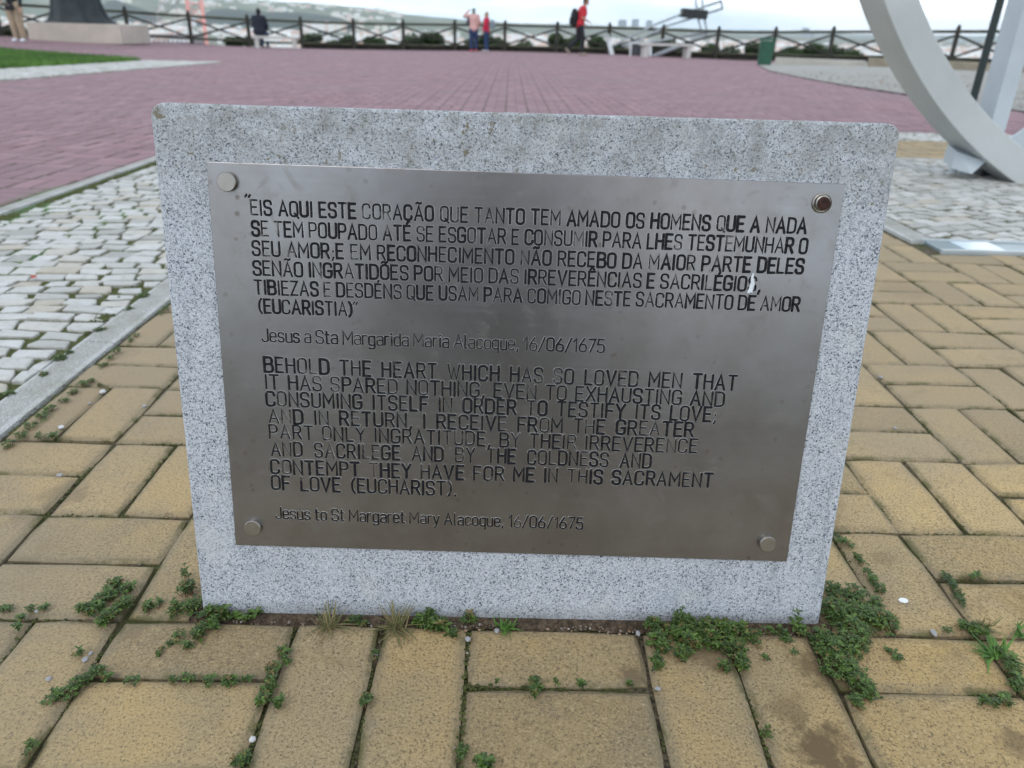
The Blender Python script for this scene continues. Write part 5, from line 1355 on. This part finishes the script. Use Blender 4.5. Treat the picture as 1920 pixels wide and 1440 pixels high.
# 1: left, only the legs are in the frame
pA = gpix(40, 79)
person(pose(elR=(.27, .05, 1.14), wrR=(.16, .24, 1.02)), 1.1, pA, RAD(178), 'person in khaki trousers and white trainers standing at the far left edge', cloth('black_jacket', (.012, .012, .014)), cloth('khaki', (.34, .26, .18)), cloth('white_shoe', (.70, .70, .74)), cloth('hair_brown', (.05, .03, .02)), trouser_r=1.35)
bg_ = empty('shoulder_bag', pA + Vector((.03, -.24, .90))); prop(bg_, 'small black bag hanging at the hip of the person in khaki', 'bag')
mb = MB(); mb.box((0, 0, .06), (.25, .07, .17)); o = mb.build('bag_body', cloth('bag_black', (.010, .010, .012)), bg_); bevel(o, .02, 3)
mb = MB(); mb.box((0, -.038, .11), (.06, .008, .02)); mb.build('buckle', M['cap'], bg_)
mb = MB(); mb.tube([(-.11, 0, .13), (-.10, .02, .4), (-.02, .06, .68)], .008, 6); mb.tube([(.11, 0, .13), (.10, .02, .4), (.02, .06, .68)], .008, 6); s_ = mb.build('strap', M['dark'], bg_, True); s_['kind'] = 'stuff'
# 2: seated on the bench, back to us
pb2 = at_depth(489, 88, (b1.location - CO).dot(FWD)); pb2.z = b1.location.z
SIT = dict(pelvis=(0, .0, .57), chest=(0, .07, .90), neck=(0, .10, 1.09), head=(0, .13, 1.215), shL=(-.20, .07, 1.02), shR=(.20, .07, 1.02), elL=(-.27, .12, .76), elR=(.27, .12, .76), wrL=(-.14, .34, .62), wrR=(.14, .34, .62),
           hipL=(-.10, .03, .55), hipR=(.10, .03, .55), knL=(-.11, .45, .50), knR=(.11, .45, .50), anL=(-.10, .40, .09), anR=(.10, .40, .09), toeL=(-.11, .57, .045), toeR=(.11, .57, .045))
navy = cloth('navy_coat', (.008, .011, .022))
person(SIT, 1.06, pb2, RAD(-6), 'person in navy coat and black cap sitting on the bench, seen from behind', navy, cloth('blue_jeans', (.03, .06, .13)), cloth('grey_shoe', (.2, .2, .2)), cloth('black_cap', (.008, .008, .010)), hat=True, jacket_r=1.33)
# 3 and 4: the couple
pc3 = gpix(888, 97); pc4 = Vector((pc3.x + .52, pc3.y + .15, pc3.z))
person(pose(elL=(-.40, .16, 1.38), wrL=(-.22, .20, 1.56), elR=(.25, -.02, 1.14), wrR=(.20, .12, .95), face=(0, 1, 0)), .94, pc3, RAD(12), 'person in a pale pink top and jeans at the fence, arm raised to the face', cloth('pale_pink_top', (.62, .36, .33)), cloth('dark_jeans', (.018, .035, .10)), cloth('red_shoe', (.60, .07, .06)), cloth('grey_green_cap', (.16, .20, .19)), hat=True, jacket_r=1.12, trouser_r=1.15)
person(pose(elR=(.23, .08, 1.12), wrR=(.12, .25, 1.02)), .87, pc4, RAD(70), 'shorter person in a crimson jacket and jeans beside the one in pink', cloth('crimson_jacket', (.55, .020, .065)), cloth('jeans2', (.020, .045, .12)), cloth('pale_shoe', (.5, .48, .48)), cloth('blond_hair', (.36, .27, .14)), jacket_r=1.08)
def backpack(loc, rz, col, label, s=(.30, .17, .42), sc=1.0):
    r = empty('backpack', loc, rz); r.scale = (sc, sc, sc); prop(r, label, 'backpack'); m_ = cloth(label[:14].replace(' ', '_'), col)
    mb = MB(); mb.ball((0, 0, 0), (s[0] / 2 * 1.12, s[1] / 2 * 1.2, s[2] / 2 * 1.08), 16); mb.box((0, 0, -s[2] * .12), (s[0] * .95, s[1] * .9, s[2] * .62)); remesh('bag_body', mb, .016, m_, r, None, None, 3)
    mb = MB(); mb.box((0, -s[1] * .55, -s[2] * .18), (s[0] * .7, .05, s[2] * .38)); o = mb.build('front_pocket', m_, r); bevel(o, .02, 3)
    for q in (-1, 1):
        mb = MB(); mb.tube([(q * .09, s[1] * .45, s[2] * .35), (q * .11, s[1] * .5 + .12, s[2] * .42), (q * .12, s[1] * .5 + .10, 0), (q * .10, s[1] * .45, -s[2] * .3)], .013, 6); mb.build('strap', m_, r, True)
bk = Matrix.Rotation(RAD(12), 3, 'Z') @ Vector((-.10, -.20, 1.22)) * .94
backpack(pc3 + Vector((-.20, .02, 1.13)), RAD(60), (.06, .065, .08), 'dark slim backpack at the left side of the person in pink', (.26, .14, .36), .8)
backpack(pc4 + Vector((.235, -.06, 1.02)), RAD(70), (.20, .25, .28), 'grey-blue backpack worn by the shorter person in crimson', (.28, .16, .42), .88)
# 5: the walker
z5 = 27.6; p5 = at_depth(1084, 100, z5); p5.z = zg(p5.x, p5.y)
WALK = dict(pelvis=(0, 0, .95), chest=(0, .07, 1.27), neck=(0, .11, 1.46), head=(0, .17, 1.60), face=(0, 1, 0), shL=(-.19, .06, 1.39), shR=(.19, .06, 1.39), elL=(-.23, -.04, 1.12), elR=(.24, .02, 1.12), wrL=(-.20, .16, .98), wrR=(.20, .22, 1.02),
            hipL=(-.09, 0, .91), hipR=(.09, 0, .91), knL=(-.09, -.02, .49), knR=(.09, .12, .50), anL=(-.09, -.36, .20), anR=(.09, .07, .09), toeL=(-.09, -.26, .06), toeR=(.09, .25, .05))
person(WALK, 1.13, p5, RAD(-80), 'person in a red T-shirt and dark trousers walking towards the right', cloth('red_tshirt', (.50, .022, .035)), cloth('black_trousers', (.012, .014, .020)), cloth('sand_shoe', (.30, .24, .20)), cloth('brown_hair', (.10, .06, .035)), sleeves='short', jacket_r=1.1)
backpack(p5 + Vector((-.21, .02, 1.26)), RAD(-80), (.008, .008, .010), 'big black backpack on the walking person in red', (.32, .22, .54), 1.1)
# 6: the one taking the picture, mirrored dimly in the plaque
CROUCH = dict(pelvis=(0, -.30, .30), chest=(0, -.14, .60), neck=(0, -.06, .77), head=(0, .02, .90), shL=(-.20, -.10, .71), shR=(.20, -.10, .71), elL=(-.26, .10, .56), elR=(.26, .10, .56), wrL=(-.13, .24, .62), wrR=(.13, .24, .62),
              hipL=(-.11, -.28, .30), hipR=(.11, -.28, .30), knL=(-.24, .10, .46), knR=(.24, .10, .46), anL=(-.18, -.10, .09), anR=(.18, -.10, .09), toeL=(-.21, .09, .045), toeR=(.21, .09, .045))
person(CROUCH, 1.0, Vector((.60, -1.36, 0)), 0.0, 'person in dark clothes crouching before the slab, photographing the plaque', cloth('dark_blue_jacket', (.02, .024, .04)), cloth('dark_trousers', (.02, .02, .025)), cloth('dark_shoe', (.03, .03, .03)), cloth('dark_hair', (.02, .015, .01)), jacket_r=1.15)

# ------------------------------------------------------------------ FAR LAND, CITY, BRIDGE
def mat_far(name, a, b_, scale):
    m, nt, b = newmat(name); v = pos(nt); c = mixc(nt, ramp_out(nt, noise_(nt, scale, 6, .65, v), [(.40, 0.0), (.62, 1.0)]), a, b_); nt.links.new(c, b.inputs['Base Color']); b.inputs['Roughness'].default_value = .95; return m
def hor(x): return 19.5 + .03 * x
def strip_mesh(name, mat, pxs, rows):
    """terrain strip: rows of (depth, fn(px) -> world height)"""
    mb = MB(); vs = []
    for dep, fn in rows:
        for px in pxs:
            p = at_depth(px, hor(px), dep); vs.append((p.x, p.y, fn(px)))
    n = len(pxs); fs = [(j * n + i, j * n + i + 1, (j + 1) * n + i + 1, (j + 1) * n + i) for j in range(len(rows) - 1) for i in range(n - 1)]
    mb.add(vs, fs); o = mb.build(name, mat, None, True); prop(o, kind='structure'); return o
PX = list(range(-1400, 3400, 12))
SL = lambda h_: (lambda px: h_)
# cliff side below the fence down to the river
pxc = list(range(-900, 2900, 60))
mb = MB(); cv = [(p.x, p.y) for p in FP]; rows_ = [(0.9, -.10), (2.5, -1.6), (14, -14), (60, -60), (150, -109), (260, -113)]
cv = [(-40, 25)] + cv + [(40, 16)]
vs = []
for off, z in rows_:
    for i, (x, y) in enumerate(cv):
        a = math.atan2(y, x) if False else math.pi / 2 - (x / 40) * .9
        vs.append((x + math.cos(a) * off, y + math.sin(a) * off, (zg(x, y) if off < 3 else 0) + z + (rr.gauss(0, z * -.04) if off > 3 else 0)))
n = len(cv); mb.add(vs, [(j * n + i, j * n + i + 1, (j + 1) * n + i + 1, (j + 1) * n + i) for j in range(len(rows_) - 1) for i in range(n - 1)])
prop(mb.build('cliff_slope', mat_far('cliff_scrub', (.03, .05, .015), (.10, .10, .05), .2), None, True), kind='structure')
def mat_water():
    m, nt, b = newmat('river_water'); b.inputs['Base Color'].default_value = (.06, .10, .12, 1); b.inputs['Roughness'].default_value = .18
    bump(nt, b, noise_(nt, .05, 5, .6, pos(nt)), 1.5, .5); return m
mb = MB(); mb.add([(-16000, 150, -111), (16000, 150, -111), (16000, 4200, -111), (-16000, 4200, -111)], [(0, 1, 2, 3)]); prop(mb.build('river', mat_water()), kind='structure')
def landz(px, dep):
    t = min(1, max(0, (dep - 2300) / 5200)); left = min(1, max(0, (900 - px) / 900))
    nz_ = noise.noise(Vector((px * .006, dep * .0009, 2.0))) * 24 * t
    return -109 + (t ** 1.2) * (62 * left + 26) + nz_
deps = [1500, 1560, 2000, 2500, 3000, 3600, 4300, 5200, 6300, 7600, 9200, 11500, 15000]
land = mat_far('far_land', (.09, .12, .07), (.24, .22, .16), .004)
strip_mesh('far_shore', land, PX, [(1490, SL(-113))] + [(d, (lambda d_: (lambda px: landz(px, d_) if d_ > 1500 else -109.5))(d)) for d in deps])
def prof(pts):
    X = [p[0] for p in pts]; Y = [p[1] for p in pts]; return lambda px: interp(px, X, Y)
def hill(name, pts, dep, mat, thick=2600, base=-112, jag=1.5):
    f = prof(pts); lo, hi = pts[0][0], pts[-1][0]; pxs = [p for p in PX if lo <= p <= hi]
    crest = lambda px: at_depth(px, f(px) + noise.noise(Vector((px * .02, dep * .01, 0))) * jag + noise.noise(Vector((px * .09, 1, 0))) * jag * .35, dep).z
    def lv(t):
        s_ = math.sin(t * math.pi / 2) ** 1.1
        return lambda px: base + (crest(px) - base) * s_ + noise.noise(Vector((px * .03, t * 4, dep * .01))) * 9 * math.sin(t * math.pi)
    rows = [(dep - thick * (1 - t), lv(t)) for t in (0, .1, .2, .32, .45, .58, .7, .8, .9, 1.0)]
    rows += [(dep + thick * .3, lambda px: crest(px) * .9 - 12), (dep + thick, lambda px: base)]
    strip_mesh(name, mat, pxs, rows)
green = mat_far('green_hillside', (.07, .11, .05), (.21, .22, .13), .0035)
wood = mat_far('wooded_hill', (.012, .030, .016), (.025, .048, .022), .006)
hill('distant_hill', [(-1400, -90), (-300, -50), (0, -30), (180, -14), (330, -8), (480, 1), (600, 8), (700, 17), (760, 27), (880, 38), (960, 43), (1010, 47), (1080, 54), (1120, 60)], 9500, green, 3600)
hill('wooded_ridge', [(360, 46), (392, 19), (420, 15), (480, 21), (560, 23), (610, 28), (640, 34), (668, 46)], 6300, wood, 900, jag=1.0)
hill('wooded_knoll', [(186, 26), (200, 3), (216, -2), (236, 5), (262, 14), (300, 26)], 6600, wood, 800)
hill('far_ridge', [(900, 62), (960, 44), (1060, 44), (1140, 49), (1290, 53), (1390, 57), (1440, 56), (1500, 61), (1700, 66), (1850, 67), (1890, 66), (1960, 72), (2400, 80), (3000, 96)], 19000, green, 3500)
hill('city_rise', [(960, 64), (1040, 53), (1120, 48), (1200, 50), (1260, 54), (1330, 62), (1430, 68), (1560, 70), (1700, 74), (1800, 79), (1900, 82), (2100, 90)], 8200, land, 3000)
# buildings of the city: many tiny pale blocks
WALLS = mat_rnd('city_wall', [(0, (.84, .83, .80)), (.5, (.88, .87, .85)), (.62, (.86, .78, .68)), (.70, (.76, .56, .50)), (.8, (.84, .83, .80)), (.95, (.86, .81, .68)), (1, (.45, .43, .42))])
ROOF = mat_rnd('city_roof', [(0, (.56, .30, .20)), (.35, (.64, .42, .32)), (.5, (.80, .78, .76)), (.9, (.84, .83, .82)), (1, (.4, .4, .4))])
rr = random.Random(500); cb = MB()
def house(mb, p, wx, wy, h, rz, r1, roof=True):
    mb.box((p.x, p.y, p.z + h / 2 - 3), (wx, wy, h + 6), rz, 0, r1)
    if roof:
        R_ = Matrix.Rotation(rz, 3, 'Z'); z = p.z + h
        vs = [Vector((-wx / 2 - .4, -wy / 2 - .4, 0)), Vector((wx / 2 + .4, -wy / 2 - .4, 0)), Vector((wx / 2 + .4, wy / 2 + .4, 0)), Vector((-wx / 2 - .4, wy / 2 + .4, 0)), Vector((-wx / 2 * .7, 0, wy * .22)), Vector((wx / 2 * .7, 0, wy * .22))]
        vs = [R_ @ q + Vector((p.x, p.y, z)) for q in vs]
        mb.add(vs, [(0, 1, 5, 4), (2, 3, 4, 5), (1, 2, 5), (3, 0, 4)], 1, (r1 * 7.3) % 1.0)
n = 0; big = []
while n < 15000:
    px = rr.uniform(-250, 2150); dy = 3 + 62 * rr.random() ** 1.25
    dep = min(9000, 100 * 1720 / dy)
    if dep < 1700: continue
    dens_ = (.5 if px < 950 else .85) + .9 * noise.noise(Vector((px * .012, dep * .0016, 7)))
    if px < 950: dens_ -= .22
    if px < 700 and dep > 5200: dens_ -= .30
    if rr.random() > dens_: continue
    n += 1; p = at_depth(px, hor(px), dep); p.z = landz(px, dep); sc_ = 1 + dep / 5200
    wx, wy, h = rr.uniform(9, 24) * sc_, rr.uniform(9, 18) * sc_, rr.uniform(8, 22) * (.7 + .3 * sc_)
    if rr.random() < .10: wx *= 2.2; h *= 1.3
    if len(big) < 60 and dep < 2600 and 200 < px < 1800: big.append((p, wx, wy, h, rr.uniform(-.7, .7), rr.random())); continue
    house(cb, p, wx, wy, h, rr.uniform(-.7, .7), rr.random(), rr.random() < .75)
for _ in range(700):      # houses climbing the distant hill
    px = rr.uniform(120, 760); dep = rr.uniform(6200, 8600); f_ = (dep - 5900) / 3600
    p = at_depth(px, hor(px), dep); p.z = -112 + (at_depth(px, prof([(0, -30), (480, 1), (700, 17), (880, 38)])(px), 9500).z + 112) * math.sin(min(1, f_) * math.pi / 2) ** 1.1 + 2
    if noise.noise(Vector((px * .02, dep * .002, 3))) > .0: house(cb, p, rr.uniform(20, 60), rr.uniform(20, 40), rr.uniform(16, 34), rr.uniform(-.5, .5), rr.random() * .5, False)
prop(cb.build('city', [WALLS, ROOF]), label='pale city of white and terracotta blocks spreading below the viewpoint', cat='city', kind='stuff')
for p, wx, wy, h, rz, r1 in big:
    mb = MB(); q = MB(); house(mb, Vector((0, 0, 0)), wx, wy, h, rz, r1, True)
    root = empty('city_building', p); prop(root, 'pale blurred city building glimpsed through the fence, one of the nearest', 'building', 'nearest pale buildings seen through the fence')
    w_ = MB(); w_.v = mb.v[:8]; w_.f = mb.f[:6]; w_.mi = [0] * 6; w_.r = mb.r[:8]; w_.e = [0] * 8; w_.w = [0] * 8; w_.build('wall', WALLS, root)
    w_ = MB(); w_.v = mb.v[8:]; w_.f = [tuple(i - 8 for i in f) for f in mb.f[6:]]; w_.mi = [0] * 4; w_.r = mb.r[8:]; w_.e = [0] * 6; w_.w = [0] * 6; w_.build('roof', ROOF, root)
tw = plain('tower_block_wall', (.34, .38, .43), .8, 0, .1, .02); twd = plain('tower_block_window', (.10, .13, .17), .4)
for (px, ytop, wpx, lb) in [(1166, 37, 15, 'bluish tower block on the skyline left of the slanting tubes'), (1190, 36, 13, 'grey tower block, second from the left on the skyline'), (1216, 38, 11, 'lower pale tower block behind the steel tubes'),
                            (1509, 52, 12, 'lone tower block on the skyline between bin and ring'), (1522, 60, 8, 'short block next to the lone tower'), (1832, 76, 14, 'dark block on the skyline between the ring and the dark post')]:
    dep = 10500; p = at_depth(px, hor(px), dep); T = at_depth(px, ytop, dep); W2 = wpx / CAM_F * dep; zb = -80
    r = empty('tower_block', (p.x, p.y, zb)); prop(r, lb, 'tower block')
    H = T.z - zb; mb = MB(); mb.box((0, 0, H / 2), (W2, W2 * .6, H)); mb.build('wall', tw, r)
    mb = MB(); mb.box((0, 0, H + 2), (W2 * .4, W2 * .3, 4)); mb.build('roof_house', tw, r)
    for k in range(5):
        mb = MB(); mb.box((0, -W2 * .3 - .3, H * (.94 - k * .09)), (W2 * .86, .8, H * .028)); mb.build('window', twd, r)
# long pale blocks on the flank of the far hill
for (px, y, wpx, hpx, lb) in [(592, 38, 48, 8, 'long pinkish row of flats below the wooded ridge'), (632, 41, 34, 8, 'second pale row of flats right of the long one')]:
    dep = 5200; p = at_depth(px, y + 4, dep); W2 = wpx / CAM_F * dep; Hh = hpx / CAM_F * dep * .85
    r = empty('apartment_row', (p.x, p.y, p.z - Hh / 2)); prop(r, lb, 'apartment block'); k_ = 6
    for i in range(k_):
        mb = MB(); hh = Hh * random.uniform(.8, 1.1) + 40; mb.box(((i - k_ / 2 + .5) * W2 / k_, random.uniform(-5, 5), hh / 2 - 40), (W2 / k_ * .93, 30, hh), 0, 0, .55 + .02 * i); mb.build('block', WALLS, r)
# suspension bridge
M['bridge'] = plain('red_bridge_paint', (.74, .31, .26), .6, 0, .06, .02)
BD = 1500; bt = empty('suspension_bridge', at_depth(370, hor(370), BD)); bt.location.z = -111; prop(bt, 'red suspension bridge tower, deck and cables seen beyond the fence', 'bridge')
BL = bt.location.copy(); side = RIGHT * 1.0
for s_, xt, xb in ((-1, 344, 359), (1, 370, 387)):
    mb = MB(); T = at_depth(xt, -60, BD); B_ = at_depth(xb, 78, BD); d = (B_ - T); B2 = B_ + d * ((B_.z + 111) / -d.z if d.z else 0)
    mb.tube([B2 - BL, B_ - BL, T - BL], [4.2, 4.0, 3.3], 6); mb.build('tower_leg', M['bridge'], bt)
def seg(a, b_, r, nm, ra=BD, rb=BD):
    mb = MB(); mb.tube([at_depth(a[0], a[1], ra) - BL, at_depth(b_[0], b_[1], rb) - BL], r, 5); mb.build(nm, M['bridge'], bt)
seg((354, 34), (378, 10), 1.2, 'brace'); seg((352, 10), (381, 34), 1.2, 'brace'); seg((350, 6), (380, 8), 1.6, 'cross_beam'); seg((355, 38), (384, 40), 1.6, 'cross_beam')
M['deck'] = plain('deck_steel', (.20, .14, .17), .7, 0, .1, .02)
mb = MB(); A = at_depth(386, 66, BD) - BL; B_ = at_depth(150, 66, BD * .85) - BL
for dz in (0, -14): mb.tube([A + Vector((0, 0, dz)), B_ + Vector((0, 0, dz))], 2.2, 6)
nn = 26
for k in range(nn):
    a = A.lerp(B_, k / nn); b_ = A.lerp(B_, (k + 1) / nn); mb.tube([a, b_ + Vector((0, 0, -14))], 1.0, 4)
    mb.tube([a + Vector((0, 0, -14)), a], 1.0, 4)
o = mb.build('deck_truss', M['deck'], bt); o['kind'] = 'stuff'
for (a, b_) in (((346, -40), (236, 66)), ((372, -40), (262, 66))):
    mb = MB(); pts = []
    for k in range(9):
        t = k / 8; pts.append(at_depth(a[0] * (1 - t) + b_[0] * t, a[1] * (1 - t) + b_[1] * t + 26 * t * (1 - t), BD * (1 - .1 * t)) - BL)
    mb.tube(pts, .55, 5); mb.build('cable', M['deck'], bt)
for k in range(9):
    x = 255 + k * 11; t = (346 - x) / 110.0
    seg((x, -40 + 106 * t + 26 * t * (1 - t)), (x, 66), .22, 'hanger', BD * (1 - .1 * t), BD * (1 - .1 * t))

# ------------------------------------------------------------------ AIR
HX, HY0, HY1, HZ0, HZ1 = 26000, -300, 27000, -115.0, 520.0
mb = MB(); mb.box((0, (HY0 + HY1) / 2, (HZ0 + HZ1) / 2), (2 * HX, HY1 - HY0, HZ1 - HZ0))
m, nt, b = newmat('air'); nt.nodes.remove(b); pv = nt.nodes.new('ShaderNodeVolumePrincipled'); pv.inputs['Density'].default_value = 5.0e-5; pv.inputs['Color'].default_value = (.88, .95, 1.0, 1); pv.inputs['Anisotropy'].default_value = .1
nt.links.new(pv.outputs['Volume'], nt.nodes['Material Output'].inputs['Volume'])
prop(mb.build('haze', m), label='thin pale blue haze between the viewpoint and the far hills', cat='haze', kind='stuff')
